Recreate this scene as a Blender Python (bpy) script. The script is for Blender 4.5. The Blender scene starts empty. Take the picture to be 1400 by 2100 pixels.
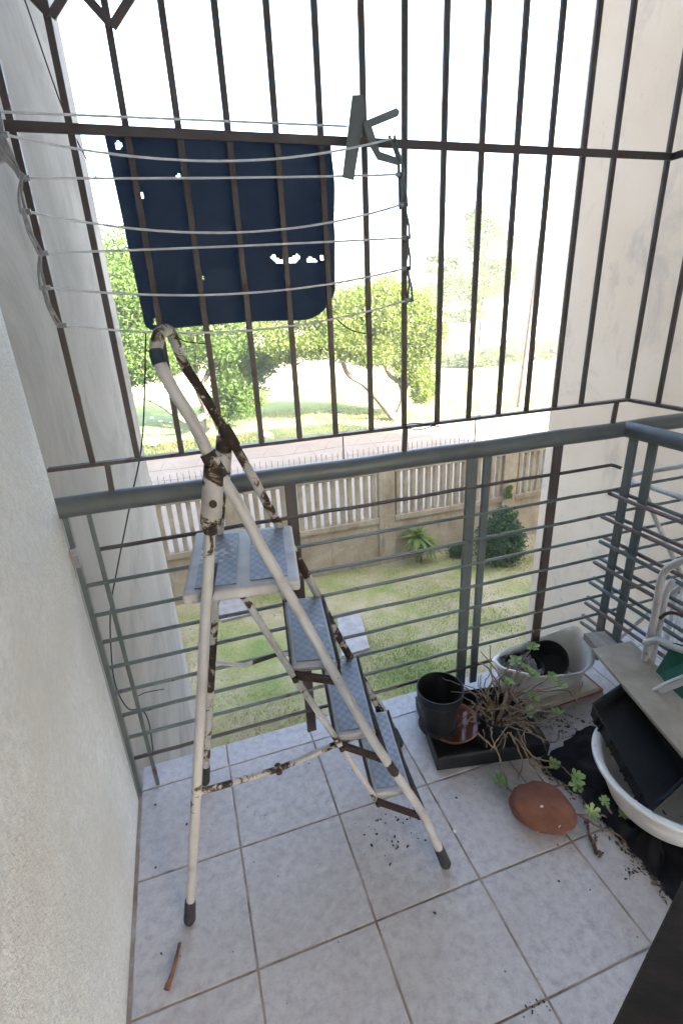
import bpy, math, random
import numpy as np
from mathutils import Vector, Matrix
RAD = math.radians
random.seed(7); RNG = np.random.default_rng(7)
scene = bpy.context.scene
COL = scene.collection

# ------------------------------------------------------------------ camera
cam_d = bpy.data.cameras.new('camera'); cam = bpy.data.objects.new('camera', cam_d); COL.objects.link(cam)
CAMC = Vector((0.04085, -1.48660, 1.57954)); CF = 1024.02
C0 = Vector((0.94926551, -0.31108912, -0.0460277)); C1 = Vector((-0.15770773, -0.34429665, -0.92552044)); C2 = Vector((0.27207216, 0.88582356, -0.37589009))
mw = Matrix.Identity(4)
for i in range(3):
    mw[i][0] = C0[i]; mw[i][1] = -C1[i]; mw[i][2] = -C2[i]; mw[i][3] = CAMC[i]
cam.matrix_world = mw
cam_d.sensor_fit = 'VERTICAL'; cam_d.sensor_height = 36.0; cam_d.lens = CF / 2100 * 36
cam_d.clip_start = 0.02; cam_d.clip_end = 1500
scene.camera = cam

# ------------------------------------------------------------------ world, sun, exposure
SUN_AZ, SUN_EL = RAD(180 - 35), RAD(29)          # behind the building, to the right
w = bpy.data.worlds.new('World'); scene.world = w; w.use_nodes = True
nt = w.node_tree; bg = nt.nodes['Background']
sky = nt.nodes.new('ShaderNodeTexSky'); sky.sky_type = 'NISHITA'; sky.sun_disc = False
sky.sun_elevation = SUN_EL; sky.sun_rotation = SUN_AZ
sky.air_density = 1.0; sky.dust_density = 4.0; sky.ozone_density = 1.0
nt.links.new(sky.outputs['Color'], bg.inputs['Color']); bg.inputs['Strength'].default_value = 0.15
sl = bpy.data.lights.new('sun', 'SUN'); sl.energy = 5.0; sl.angle = RAD(0.6); sl.color = (1.0, 0.93, 0.82)
so = bpy.data.objects.new('sun', sl); COL.objects.link(so)
sdir = Vector((math.sin(SUN_AZ) * math.cos(SUN_EL), math.cos(SUN_AZ) * math.cos(SUN_EL), math.sin(SUN_EL)))
so.rotation_euler = (-sdir).to_track_quat('-Z', 'Y').to_euler(); so.location = (10, -20, 20)
vs = scene.view_settings
scene.display_settings.display_device = 'sRGB'
vs.view_transform = 'Standard'; vs.look = 'None'; vs.gamma = 1; vs.use_curve_mapping = False
vs.exposure = 3.7
scene.cycles.use_denoising = True
scene.cycles.max_bounces = 7; scene.cycles.diffuse_bounces = 4; scene.cycles.transparent_max_bounces = 12
scene.cycles.sample_clamp_indirect = 6

# ------------------------------------------------------------------ pixel -> point in the measured room (photo pixels, a known plane)
def ray(u, v):
    return C0 * ((u - 700) / CF) + C1 * ((v - 1050) / CF) + C2
def PZ(u, v, z):
    r = ray(u, v); return CAMC + r * ((z - CAMC.z) / r.z)
def PY(u, v, y):
    r = ray(u, v); return CAMC + r * ((y - CAMC.y) / r.y)
def PX(u, v, x):
    r = ray(u, v); return CAMC + r * ((x - CAMC.x) / r.x)

# ------------------------------------------------------------------ mesh helpers
class MB:
    def __init__(s): s.v = []; s.f = []; s.a = []; s.uv = {}
    def add(s, vs_, fs, at=None):
        b = len(s.v); s.v += [tuple(p) for p in vs_]; s.f += [tuple(b + i for i in f) for f in fs]
        s.a += (list(at) if at is not None else [0.0] * len(vs_)); return s
    def frame_box(s, c, ax, ay, az):
        """box: centre and three half-axis vectors"""
        c = Vector(c); P = []
        for k in (-1, 1):
            for q in ((-1, -1), (1, -1), (1, 1), (-1, 1)):
                P.append(c + ax * q[0] + ay * q[1] + az * k)
        return s.add(P, [(3, 2, 1, 0), (4, 5, 6, 7), (0, 1, 5, 4), (1, 2, 6, 5), (2, 3, 7, 6), (3, 0, 4, 7)])
    def box(s, x0, x1, y0, y1, z0, z1):
        return s.frame_box(((x0 + x1) / 2, (y0 + y1) / 2, (z0 + z1) / 2), Vector(((x1 - x0) / 2, 0, 0)), Vector((0, (y1 - y0) / 2, 0)), Vector((0, 0, (z1 - z0) / 2)))
    def bar(s, p, q, w_, h, up=(0, 0, 1)):
        """rectangular bar p->q; w_ across, h along 'up'"""
        p = Vector(p); q = Vector(q); d = (q - p); L = d.length; d.normalize()
        up = Vector(up); sd = d.cross(up)
        if sd.length < 1e-4: sd = d.cross(Vector((1, 0, 0)))
        sd.normalize(); u2 = sd.cross(d).normalized()
        return s.frame_box((p + q) / 2, sd * (w_ / 2), u2 * (h / 2), d * (L / 2))
    def tube(s, path, r, n=8, at=None, caps=True, flat=None):
        path = [Vector(p) for p in path]; m = len(path)
        rr = r if isinstance(r, (list, tuple)) else [r] * m
        aa = at if at is not None else [0.0] * m
        ts = []
        for i in range(m):
            t = path[min(i + 1, m - 1)] - path[max(i - 1, 0)]
            ts.append(t.normalized() if t.length > 1e-9 else Vector((0, 0, 1)))
        nv = ts[0].orthogonal().normalized(); V = []; A = []
        for i in range(m):
            nv = (nv - ts[i] * nv.dot(ts[i])).normalized(); bn = ts[i].cross(nv)
            for k in range(n):
                a = 2 * math.pi * k / n; V.append(path[i] + (nv * math.cos(a) + bn * math.sin(a)) * rr[i]); A.append(aa[i])
        F = []
        for i in range(m - 1):
            for k in range(n):
                k2 = (k + 1) % n; F.append((i * n + k, i * n + k2, (i + 1) * n + k2, (i + 1) * n + k))
        if caps: F.append(tuple(range(n - 1, -1, -1))); F.append(tuple((m - 1) * n + k for k in range(n)))
        return s.add(V, F, A)
    def lathe(s, prof, c=(0, 0, 0), n=32, sx=1, sy=1, close=True, rot=None, wob=None):
        V = []; m = len(prof); rot = rot or Matrix.Identity(3)
        for (r, z) in prof:
            for k in range(n):
                a = 2 * math.pi * k / n; p = Vector((r * math.cos(a) * sx, r * math.sin(a) * sy, z))
                if wob: p = wob(p, a, r, z)
                V.append(rot @ p + Vector(c))
        F = []
        for i in range(m - 1):
            for k in range(n):
                k2 = (k + 1) % n; F.append((i * n + k, i * n + k2, (i + 1) * n + k2, (i + 1) * n + k))
        if close:
            F.append(tuple(range(n - 1, -1, -1))); F.append(tuple((m - 1) * n + k for k in range(n)))
        return s.add(V, F)
    def poly(s, pts): return s.add(pts, [tuple(range(len(pts)))])

def cr(pts, n=8):
    """Catmull-Rom through points"""
    P = [Vector(p) for p in pts]; P = [P[0] * 2 - P[1]] + P + [P[-1] * 2 - P[-2]]; out = []
    for i in range(1, len(P) - 2):
        for k in range(n):
            t = k / n; a, b, c, d = P[i - 1], P[i], P[i + 1], P[i + 2]
            out.append(0.5 * ((2 * b) + (c - a) * t + (2 * a - 5 * b + 4 * c - d) * t * t + (3 * b - a - 3 * c + d) * t ** 3))
    out.append(P[-2]); return out

def wloc(o):
    p = Vector((0, 0, 0))
    while o is not None: p += o.location; o = o.parent
    return p
def thing(name, label, cat, loc=(0, 0, 0), group=None):
    o = bpy.data.objects.new(name, None); COL.objects.link(o); o.location = loc; o.empty_display_size = 0.05
    o['label'] = label; o['category'] = cat
    if group: o['group'] = group
    return o
def obj(name, mb, mat, parent=None, smooth=False, bevel=0, seg=2, recalc=False, origin=None, ang=40):
    me = bpy.data.meshes.new(name)
    off = wloc(parent) if parent else Vector((0, 0, 0))
    if origin is not None: off = Vector(origin)
    A = np.array(mb.v, dtype=float) - np.array(off)
    me.from_pydata(A.tolist(), [], mb.f)
    if any(mb.a):
        at = me.attributes.new('chip', 'FLOAT', 'POINT'); at.data.foreach_set('value', np.array(mb.a, dtype=np.float32))
    me.materials.append(M[mat]); me.validate(); me.update()
    if recalc:
        import bmesh
        bm = bmesh.new(); bm.from_mesh(me); bmesh.ops.recalc_face_normals(bm, faces=bm.faces); bm.to_mesh(me); bm.free()
    o = bpy.data.objects.new(name, me); COL.objects.link(o)
    if origin is not None and not parent: o.location = off
    if parent: o.parent = parent
    if smooth:
        for p in me.polygons: p.use_smooth = True
        try: me.set_sharp_from_angle(angle=RAD(ang))
        except Exception: pass
    if bevel:
        b = o.modifiers.new('bevel', 'BEVEL'); b.width = bevel; b.segments = seg; b.limit_method = 'ANGLE'; b.angle_limit = RAD(50)
    return o
def tag(o, label, cat, group=None):
    o['label'] = label; o['category'] = cat
    if group: o['group'] = group
    return o
def kind(o, k): o['kind'] = k; return o

# ------------------------------------------------------------------ materials
M = {}
class NT:
    def __init__(s, name, rough=0.7, spec=0.3, metal=0.0):
        m = bpy.data.materials.new(name); m.use_nodes = True; s.m = m; s.t = m.node_tree; s.n = s.t.nodes; s.l = s.t.links
        s.b = s.n['Principled BSDF']; s.b.inputs['Roughness'].default_value = rough; s.b.inputs['Specular IOR Level'].default_value = spec
        s.b.inputs['Metallic'].default_value = metal
        s.pos = s.n.new('ShaderNodeNewGeometry').outputs['Position']; M[name] = m
    def link(s, a, b): s.l.new(a, b)
    def noise(s, scale, detail=4, rough=0.55, vec=None, stretch=None, dist=0.0):
        v = vec or s.pos
        if stretch:
            mp = s.n.new('ShaderNodeMapping'); mp.inputs['Scale'].default_value = stretch; s.link(v, mp.inputs['Vector']); v = mp.outputs['Vector']
        t = s.n.new('ShaderNodeTexNoise'); t.inputs['Scale'].default_value = scale; t.inputs['Detail'].default_value = detail
        t.inputs['Roughness'].default_value = rough; t.inputs['Distortion'].default_value = dist
        s.link(v, t.inputs['Vector']); return t.outputs['Fac']
    def voro(s, scale, feature='F1', vec=None):
        t = s.n.new('ShaderNodeTexVoronoi'); t.inputs['Scale'].default_value = scale; t.feature = feature
        s.link(vec or s.pos, t.inputs['Vector']); return t.outputs['Distance']
    def ramp(s, fac, stops):
        r = s.n.new('ShaderNodeValToRGB'); e = r.color_ramp.elements
        while len(e) < len(stops): e.new(0.5)
        for i, (p, c) in enumerate(stops):
            e[i].position = p; e[i].color = (c[0], c[1], c[2], 1) if hasattr(c, '__len__') else (c, c, c, 1)
        s.link(fac, r.inputs['Fac']); return r.outputs['Color']
    def mix(s, fac, a, b, mode='MIX'):
        x = s.n.new('ShaderNodeMix'); x.data_type = 'RGBA'; x.blend_type = mode
        for sock, val in ((x.inputs[0], fac), (x.inputs[6], a), (x.inputs[7], b)):
            if hasattr(val, 'is_output'): s.link(val, sock)
            elif hasattr(val, '__len__'): sock.default_value = (val[0], val[1], val[2], 1)
            else: sock.default_value = val
        return x.outputs[2]
    def math(s, op, a, b=None):
        x = s.n.new('ShaderNodeMath'); x.operation = op
        for i, val in enumerate((a, b)):
            if val is None: continue
            if hasattr(val, 'is_output'): s.link(val, x.inputs[i])
            else: x.inputs[i].default_value = val
        return x.outputs[0]
    def attr(s, name):
        a = s.n.new('ShaderNodeAttribute'); a.attribute_name = name; return a.outputs['Fac']
    def col(s, c):
        if hasattr(c, 'is_output'): s.link(c, s.b.inputs['Base Color'])
        else: s.b.inputs['Base Color'].default_value = (c[0], c[1], c[2], 1)
        return s
    def rough(s, c): s.link(c, s.b.inputs['Roughness']); return s
    def bump(s, h, strength=0.4, dist=0.002):
        x = s.n.new('ShaderNodeBump'); x.inputs['Strength'].default_value = strength; x.inputs['Distance'].default_value = dist
        s.link(h, x.inputs['Height'])
        prev = s.b.inputs['Normal']
        if prev.is_linked: s.link(prev.links[0].from_socket, x.inputs['Normal'])
        s.link(x.outputs['Normal'], prev); return s
    def objrand(s):
        return s.n.new('ShaderNodeObjectInfo').outputs['Random']

def simple(name, c1, c2, scale=20, rough=0.6, bump=0.0, bs=None, spec=0.3, stretch=None, bd=0.002):
    t = NT(name, rough, spec); f = t.noise(scale, 5, stretch=stretch)
    t.col(t.ramp(f, [(0.3, c1), (0.7, c2)]))
    if bump: t.bump(t.noise(bs or scale * 4, 4, stretch=stretch), bump, bd)
    return t

# white stucco: coarse raised grains
t = NT('stucco', 0.9, 0.15)
t.col(t.mix(t.ramp(t.noise(2.2, 4), [(0.4, 0), (0.75, 1)]), t.ramp(t.noise(60, 3), [(0.3, (0.55, 0.55, 0.54)), (0.7, (0.68, 0.68, 0.67))]), (0.52, 0.50, 0.46)))
t.bump(t.noise(120, 3, 0.6), 0.9, 0.008); t.bump(t.noise(320, 2), 0.5, 0.003)
# weathered concrete fins
t = NT('fin_concrete', 0.92, 0.15)
c = t.ramp(t.noise(1.6, 6, stretch=(1, 0.35, 0.35)), [(0.3, (0.27, 0.242, 0.212)), (0.7, (0.41, 0.375, 0.335))])
c = t.mix(t.ramp(t.noise(2.4, 8, 0.7, stretch=(1.0, 0.28, 0.45), dist=0.8), [(0.48, 0), (0.66, 0.7)]), c, (0.20, 0.182, 0.162))
c = t.mix(t.ramp(t.noise(5.0, 6, 0.7, stretch=(1.2, 0.3, 0.2)), [(0.58, 0), (0.72, 0.4)]), c, (0.11, 0.105, 0.10))
c = t.mix(t.ramp(t.noise(1.6, 5, stretch=(1, 0.35, 0.5)), [(0.55, 0), (0.72, 0.55)]), c, (0.15, 0.13, 0.105)); t.col(c)
t.bump(t.noise(40, 5), 0.5, 0.004); t.bump(t.noise(5, 3), 0.4, 0.01)
t = NT('peach_paint', 0.85, 0.2)
c = t.ramp(t.noise(0.9, 5), [(0.3, (0.48, 0.355, 0.255)), (0.7, (0.54, 0.435, 0.34))])
c = t.mix(t.ramp(t.noise(3.0, 6, 0.65, stretch=(1, 1, 0.4)), [(0.58, 0), (0.75, 0.55)]), c, (0.29, 0.225, 0.175))
c = t.mix(t.ramp(t.noise(1.3, 8, 0.72, dist=1.0), [(0.52, 0), (0.66, 0.55)]), c, (0.33, 0.275, 0.23))
c = t.mix(t.math('MULTIPLY', t.ramp(t.noise(6, 7, 0.75, dist=1.5), [(0.60, 0), (0.68, 0.8)]), t.ramp(t.noise(0.8, 3), [(0.5, 0), (0.6, 1)])), c, (0.24, 0.20, 0.17)); t.col(c)
t.bump(t.noise(30, 4), 0.35, 0.004)
simple('plaster', (0.74, 0.73, 0.71), (0.80, 0.79, 0.77), 6, 0.9)
simple('room_bounce_paint', (0.57, 0.63, 0.71), (0.61, 0.67, 0.75), 6, 0.9)  # invented pale blue for the unseen room, cools its bounce light
# floor tiles: pale, speckled
t = NT('tile', 0.42, 0.4)
c = t.ramp(t.noise(38, 6, 0.7), [(0.30, (0.26, 0.25, 0.258)), (0.52, (0.385, 0.372, 0.38)), (0.75, (0.465, 0.452, 0.458))])
c = t.mix(t.ramp(t.noise(260, 3, 0.7), [(0.60, 0), (0.70, 0.7)]), c, (0.19, 0.18, 0.19))
c = t.mix(t.ramp(t.noise(3.2, 5, 0.6), [(0.50, 0), (0.75, 0.55)]), c, (0.31, 0.275, 0.25))
c = t.mix(t.ramp(t.noise(1.5, 7, 0.72, dist=1.2), [(0.47, 0), (0.60, 0.35), (0.63, 0.1), (0.8, 0.4)]), c, (0.265, 0.235, 0.215))
c = t.mix(t.ramp(t.objrand(), [(0, 0.0), (1, 0.25)]), c, (0.38, 0.37, 0.39)); t.col(c)
t.rough(t.ramp(t.noise(30, 5), [(0.3, 0.32), (0.7, 0.6)])); t.bump(t.noise(300, 3), 0.15, 0.001)
t = NT('grout', 0.95, 0.1); t.col(t.ramp(t.noise(14, 5), [(0.3, (0.16, 0.115, 0.085)), (0.7, (0.36, 0.32, 0.28))])); t.bump(t.noise(200, 3), 0.6, 0.003)
# painted steel
def steel(name, paint1, paint2, rust, amount):
    t = NT(name, 0.5, 0.4)
    f = t.noise(22, 6, 0.65); mask = t.ramp(f, [(amount, 0), (amount + 0.05, 1)])
    p = t.ramp(t.noise(9, 4), [(0.3, paint1), (0.7, paint2)]); r = t.ramp(t.noise(120, 4), [(0.3, [k * 0.6 for k in rust]), (0.7, [k * 1.3 for k in rust])])
    t.col(t.mix(mask, p, r)); t.rough(t.ramp(mask, [(0, 0.42), (1, 0.85)])); t.bump(t.noise(160, 4), 0.25, 0.001); t.bump(mask, -0.5, 0.0008); return t
steel('green_steel', (0.066, 0.078, 0.080), (0.096, 0.111, 0.112), (0.10, 0.055, 0.035), 0.66)
steel('rail_steel', (0.060, 0.080, 0.078), (0.10, 0.12, 0.115), (0.10, 0.055, 0.04), 0.60)
steel('brown_steel', (0.036, 0.027, 0.026), (0.052, 0.040, 0.038), (0.075, 0.042, 0.030), 0.58)
steel('mauve_steel', (0.090, 0.062, 0.058), (0.13, 0.095, 0.088), (0.14, 0.075, 0.05), 0.6)
simple('galvanised', (0.16, 0.16, 0.17), (0.26, 0.26, 0.27), 60, 0.45)
simple('wire_coat', (0.42, 0.43, 0.45), (0.55, 0.55, 0.56), 40, 0.5)
# ladder: white paint flaking from dark rusty steel; 'chip' says how far gone
t = NT('chipped_white', 0.5, 0.35)
nf = t.noise(15, 9, 0.70, dist=0.9); nf2 = t.noise(70, 5, 0.6)
ff = t.math('ADD', t.math('ADD', nf, t.math('MULTIPLY', nf2, 0.10)), t.math('MULTIPLY', t.attr('chip'), 0.5))
mask = t.ramp(ff, [(0.745, 0), (0.765, 1)])
paint = t.ramp(t.noise(13, 5), [(0.25, (0.26, 0.245, 0.23)), (0.45, (0.36, 0.352, 0.345)), (0.75, (0.42, 0.415, 0.415))])
paint = t.mix(t.ramp(t.noise(90, 4, 0.7), [(0.68, 0), (0.72, 1)]), paint, (0.13, 0.085, 0.06))
paint = t.mix(t.ramp(t.noise(6, 6, 0.7, stretch=(1, 1, 0.3)), [(0.5, 0), (0.75, 0.5)]), paint, (0.20, 0.175, 0.15))
old = t.ramp(t.noise(55, 5, 0.7), [(0.35, (0.014, 0.010, 0.009)), (0.58, (0.030, 0.019, 0.015)), (0.76, (0.11, 0.052, 0.026))])
edge = t.ramp(ff, [(0.715, 0), (0.74, 1), (0.765, 1), (0.80, 0)])
c = t.mix(mask, paint, old); c = t.mix(t.math('MULTIPLY', t.math('MULTIPLY', edge, mask), 0.6), c, (0.30, 0.22, 0.12)); t.col(c)
t.rough(t.ramp(mask, [(0, 0.45), (1, 0.8)])); t.bump(mask, -0.9, 0.0015); t.bump(t.noise(220, 3), 0.2, 0.001)
simple('rust_dark', (0.018, 0.012, 0.010), (0.050, 0.028, 0.020), 45, 0.8, 0.5)
simple('black_rubber', (0.018, 0.018, 0.02), (0.04, 0.038, 0.038), 40, 0.7, 0.3)
# step pads: blue-grey embossed rubber, worn
t = NT('step_pad', 0.45, 0.5)
tc = t.n.new('ShaderNodeUVMap').outputs['UV']
sx_ = t.n.new('ShaderNodeSeparateXYZ'); t.link(tc, sx_.inputs[0])
wv = t.math('MULTIPLY', t.math('SINE', t.math('MULTIPLY', sx_.outputs[0], 6.283)), t.math('SINE', t.math('MULTIPLY', sx_.outputs[1], 6.283)))
dim = t.ramp(t.math('ADD', t.math('MULTIPLY', wv, 0.5), 0.5), [(0.25, 1), (0.75, 0)])
base = t.ramp(t.noise(26, 5), [(0.3, (0.145, 0.165, 0.200)), (0.7, (0.225, 0.250, 0.295))])
c = t.mix(t.math('MULTIPLY', dim, 0.55), base, (0.080, 0.098, 0.130))
worn = t.ramp(t.math('ADD', t.noise(13, 6, 0.7), t.math('MULTIPLY', t.attr('chip'), 0.3)), [(0.70, 0), (0.735, 1)])
c = t.mix(t.math('MULTIPLY', worn, t.math('SUBTRACT', 1.0, t.math('MULTIPLY', dim, 0.7))), c, (0.45, 0.43, 0.41)); t.col(c)
t.bump(dim, -0.7, 0.003); t.bump(t.noise(150, 3), 0.3, 0.001)
# tarp
t = NT('navy_sheet', 0.75, 0.25); t.col(t.ramp(t.noise(4, 4), [(0.3, (0.012, 0.018, 0.028)), (0.7, (0.022, 0.032, 0.048))])); t.bump(t.noise(700, 2), 0.3, 0.001)
tr = t.n.new('ShaderNodeBsdfTranslucent'); tr.inputs['Color'].default_value = (0.034, 0.062, 0.105, 1)
mx = t.n.new('ShaderNodeAddShader'); t.link(t.b.outputs[0], mx.inputs[0]); t.link(tr.outputs[0], mx.inputs[1]); t.link(mx.outputs[0], t.n['Material Output'].inputs['Surface'])
simple('cable_black', (0.012, 0.012, 0.013), (0.02, 0.02, 0.022), 30, 0.5)
simple('black_plastic', (0.005, 0.0055, 0.007), (0.011, 0.012, 0.015), 14, 0.5, 0.15, 90, spec=0.3)
simple('terracotta', (0.24, 0.085, 0.045), (0.36, 0.15, 0.085), 25, 0.75, 0.3)
t = NT('water', 0.03, 0.5); t.col((0.10, 0.028, 0.018)); t.b.inputs['IOR'].default_value = 1.33
simple('soil', (0.012, 0.009, 0.007), (0.045, 0.032, 0.024), 70, 0.95, 1.0, 160, bd=0.01)
t = NT('white_plastic', 0.4, 0.4)
c = t.ramp(t.noise(7, 5), [(0.3, (0.52, 0.50, 0.46)), (0.7, (0.64, 0.63, 0.60))]); c = t.mix(t.ramp(t.noise(22, 6, 0.7), [(0.62, 0), (0.74, 0.8)]), c, (0.24, 0.20, 0.155)); t.col(c); t.bump(t.noise(60, 3), 0.12, 0.002)
t = NT('enamel', 0.28, 0.5)
c = t.ramp(t.noise(6, 5), [(0.3, (0.60, 0.58, 0.54)), (0.7, (0.74, 0.73, 0.71))]); c = t.mix(t.ramp(t.noise(15, 6, 0.7), [(0.64, 0), (0.70, 0.85)]), c, (0.22, 0.18, 0.14)); t.col(c)
simple('grey_rag', (0.10, 0.09, 0.10), (0.20, 0.18, 0.19), 22, 0.95, 0.6, 300)
simple('cream_board', (0.34, 0.29, 0.22), (0.50, 0.45, 0.38), 12, 0.8, 0.2)
simple('red_tile', (0.16, 0.045, 0.03), (0.25, 0.085, 0.055), 18, 0.8, 0.3)
simple('old_plank', (0.16, 0.13, 0.105), (0.30, 0.26, 0.22), 9, 0.9, 0.7, 40, stretch=(6, 1, 6))
simple('chip_board', (0.23, 0.19, 0.145), (0.33, 0.285, 0.225), 16, 0.85, 0.3, 120)
simple('pale_panel', (0.40, 0.37, 0.33), (0.50, 0.47, 0.43), 10, 0.7, 0.2)
t = NT('mesh_cloth', 0.95, 0.1)
br = t.n.new('ShaderNodeTexChecker'); br.inputs['Scale'].default_value = 420; t.link(t.pos, br.inputs['Vector'])
t.col(t.mix(t.math('MULTIPLY', br.outputs['Fac'], 0.5), t.ramp(t.noise(12, 5), [(0.35, (0.008, 0.008, 0.010)), (0.7, (0.020, 0.020, 0.026))]), t.ramp(t.noise(6, 4), [(0.55, (0.008, 0.008, 0.010)), (0.75, (0.10, 0.09, 0.075))]))); t.bump(t.noise(500, 2), 0.6, 0.003)
t = NT('red_stone', 0.85, 0.25)
c = t.ramp(t.noise(9, 6, 0.65), [(0.3, (0.095, 0.038, 0.026)), (0.55, (0.155, 0.062, 0.040)), (0.75, (0.21, 0.10, 0.067))])
c = t.mix(t.ramp(t.noise(60, 5, 0.7), [(0.62, 0), (0.72, 0.7)]), c, (0.11, 0.045, 0.03)); c = t.mix(t.ramp(t.noise(26, 2), [(0.735, 0), (0.75, 1)]), c, (0.55, 0.46, 0.40)); t.col(c)
t.bump(t.noise(40, 6, 0.7), 0.5, 0.006); t.bump(t.noise(260, 3), 0.4, 0.002)
simple('stem', (0.11, 0.075, 0.05), (0.24, 0.18, 0.13), 45, 0.85, 0.5)
t = NT('succulent', 0.45, 0.4); t.col(t.mix(t.objrand(), t.ramp(t.noise(40, 3), [(0.3, (0.14, 0.25, 0.07)), (0.7, (0.26, 0.38, 0.12))]), t.ramp(t.noise(30, 3), [(0.3, (0.10, 0.22, 0.10)), (0.7, (0.32, 0.40, 0.15))]))); t.b.inputs['Subsurface Weight'].default_value = 0.0
simple('dead_leaf', (0.05, 0.035, 0.022), (0.12, 0.08, 0.05), 40, 0.9, 0.4)
simple('dark_wood', (0.008, 0.005, 0.0035), (0.022, 0.013, 0.009), 8, 0.7, 0.4, 30, spec=0.12, stretch=(3, 3, 0.5))
t = NT('green_mesh', 0.9, 0.2); t.col(t.ramp(t.noise(9, 4), [(0.3, (0.012, 0.07, 0.05)), (0.7, (0.025, 0.12, 0.085))])); t.bump(t.noise(800, 2), 0.5, 0.002)
# outside
t = NT('lawn', 0.95, 0.1)
g = t.ramp(t.noise(1.1, 6, 0.65), [(0.33, (0.125, 0.185, 0.035)), (0.44, (0.25, 0.255, 0.075)), (0.52, (0.34, 0.29, 0.14)), (0.64, (0.46, 0.36, 0.24))])
g = t.mix(0.35, g, t.ramp(t.noise(24, 5, 0.7), [(0.3, (0.12, 0.135, 0.045)), (0.7, (0.38, 0.33, 0.19))])); t.col(g); t.bump(t.noise(60, 4), 0.6, 0.02)
t = NT('grass_blade', 0.7, 0.2)
g = t.ramp(t.noise(1.1, 6, 0.65), [(0.33, (0.135, 0.225, 0.035)), (0.45, (0.28, 0.31, 0.080)), (0.58, (0.44, 0.38, 0.18))])
t.col(t.mix(0.4, g, t.ramp(t.noise(45, 2), [(0.3, (0.07, 0.11, 0.03)), (0.7, (0.42, 0.38, 0.19))])))
t = NT('park_ground', 0.95, 0.1)
g = t.ramp(t.noise(0.35, 6, 0.6), [(0.35, (0.075, 0.125, 0.035)), (0.55, (0.13, 0.17, 0.06)), (0.70, (0.30, 0.27, 0.17))])
t.col(t.mix(0.3, g, t.ramp(t.noise(7, 5), [(0.3, (0.07, 0.10, 0.035)), (0.7, (0.20, 0.20, 0.10))]))); t.bump(t.noise(14, 4), 0.6, 0.05)
t = NT('blown_out_field', 0.95, 0.1); t.col(t.ramp(t.noise(0.25, 5), [(0.3, (0.28, 0.27, 0.17)), (0.7, (0.42, 0.38, 0.28))]))  # far ground kept pale: overexposed sunlight put into its colour
t = NT('road', 0.95, 0.1)
c = t.ramp(t.noise(1.2, 6), [(0.3, (0.165, 0.135, 0.108)), (0.7, (0.215, 0.185, 0.158))]); t.col(t.mix(0.3, c, t.ramp(t.noise(30, 4), [(0.3, (0.13, 0.105, 0.085)), (0.7, (0.26, 0.225, 0.195))])))
simple('kerb', (0.42, 0.39, 0.35), (0.55, 0.52, 0.48), 5, 0.9, 0.2)
t = NT('fence_concrete', 0.95, 0.1)
c = t.ramp(t.noise(2.4, 6, 0.65), [(0.3, (0.235, 0.185, 0.125)), (0.55, (0.35, 0.295, 0.215)), (0.75, (0.44, 0.39, 0.315))])
c = t.mix(t.ramp(t.noise(14, 6, 0.75), [(0.60, 0), (0.72, 0.8)]), c, (0.54, 0.50, 0.44)); c = t.mix(t.ramp(t.noise(5, 6, 0.7, stretch=(1.5, 1.5, 0.3)), [(0.53, 0), (0.75, 0.7)]), c, (0.13, 0.11, 0.085)); t.col(c)
t.bump(t.noise(30, 5), 0.5, 0.01)
simple('slab_stone', (0.22, 0.20, 0.185), (0.32, 0.30, 0.28), 9, 0.95, 0.4)
def leafmat(name, a, b, trans=0.35):
    t = NT(name, 0.55, 0.3); t.col(t.mix(t.noise(2.5, 3), a, b))
    tr = t.n.new('ShaderNodeBsdfTranslucent'); tr.inputs['Color'].default_value = (b[0] * 1.6, b[1] * 1.5, b[2] * 0.9, 1)
    mx = t.n.new('ShaderNodeMixShader'); mx.inputs[0].default_value = trans
    t.link(t.b.outputs[0], mx.inputs[1]); t.link(tr.outputs[0], mx.inputs[2]); t.link(mx.outputs[0], t.n['Material Output'].inputs['Surface'])
leafmat('leaf_a', (0.038, 0.075, 0.012), (0.085, 0.140, 0.024), .35)
leafmat('leaf_b', (0.060, 0.095, 0.015), (0.120, 0.155, 0.030), .35)
leafmat('leaf_c', (0.055, 0.085, 0.030), (0.110, 0.140, 0.060))
leafmat('leaf_palm', (0.070, 0.130, 0.018), (0.170, 0.230, 0.040), 0.2)
leafmat('leaf_shrub', (0.025, 0.060, 0.022), (0.060, 0.110, 0.040), 0.2)
simple('bark', (0.085, 0.065, 0.048), (0.19, 0.155, 0.12), 6, 0.95, 0.8, 20, bd=0.03)
simple('pole_wood', (0.14, 0.10, 0.075), (0.24, 0.18, 0.14), 5, 0.9, 0.4)
simple('litter_white', (0.55, 0.55, 0.55), (0.75, 0.75, 0.75), 5, 0.7)
simple('sign_yellow', (0.35, 0.22, 0.03), (0.45, 0.30, 0.05), 5, 0.7)
simple('brick_wall', (0.30, 0.24, 0.20), (0.42, 0.36, 0.31), 4, 0.9)
simple('roof_tile', (0.16, 0.08, 0.06), (0.24, 0.13, 0.10), 4, 0.9)
simple('bark_red', (0.10, 0.045, 0.025), (0.20, 0.10, 0.06), 60, 0.9, 0.6)
simple('spike', (0.05, 0.045, 0.04), (0.09, 0.08, 0.07), 20, 0.7)

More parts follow.
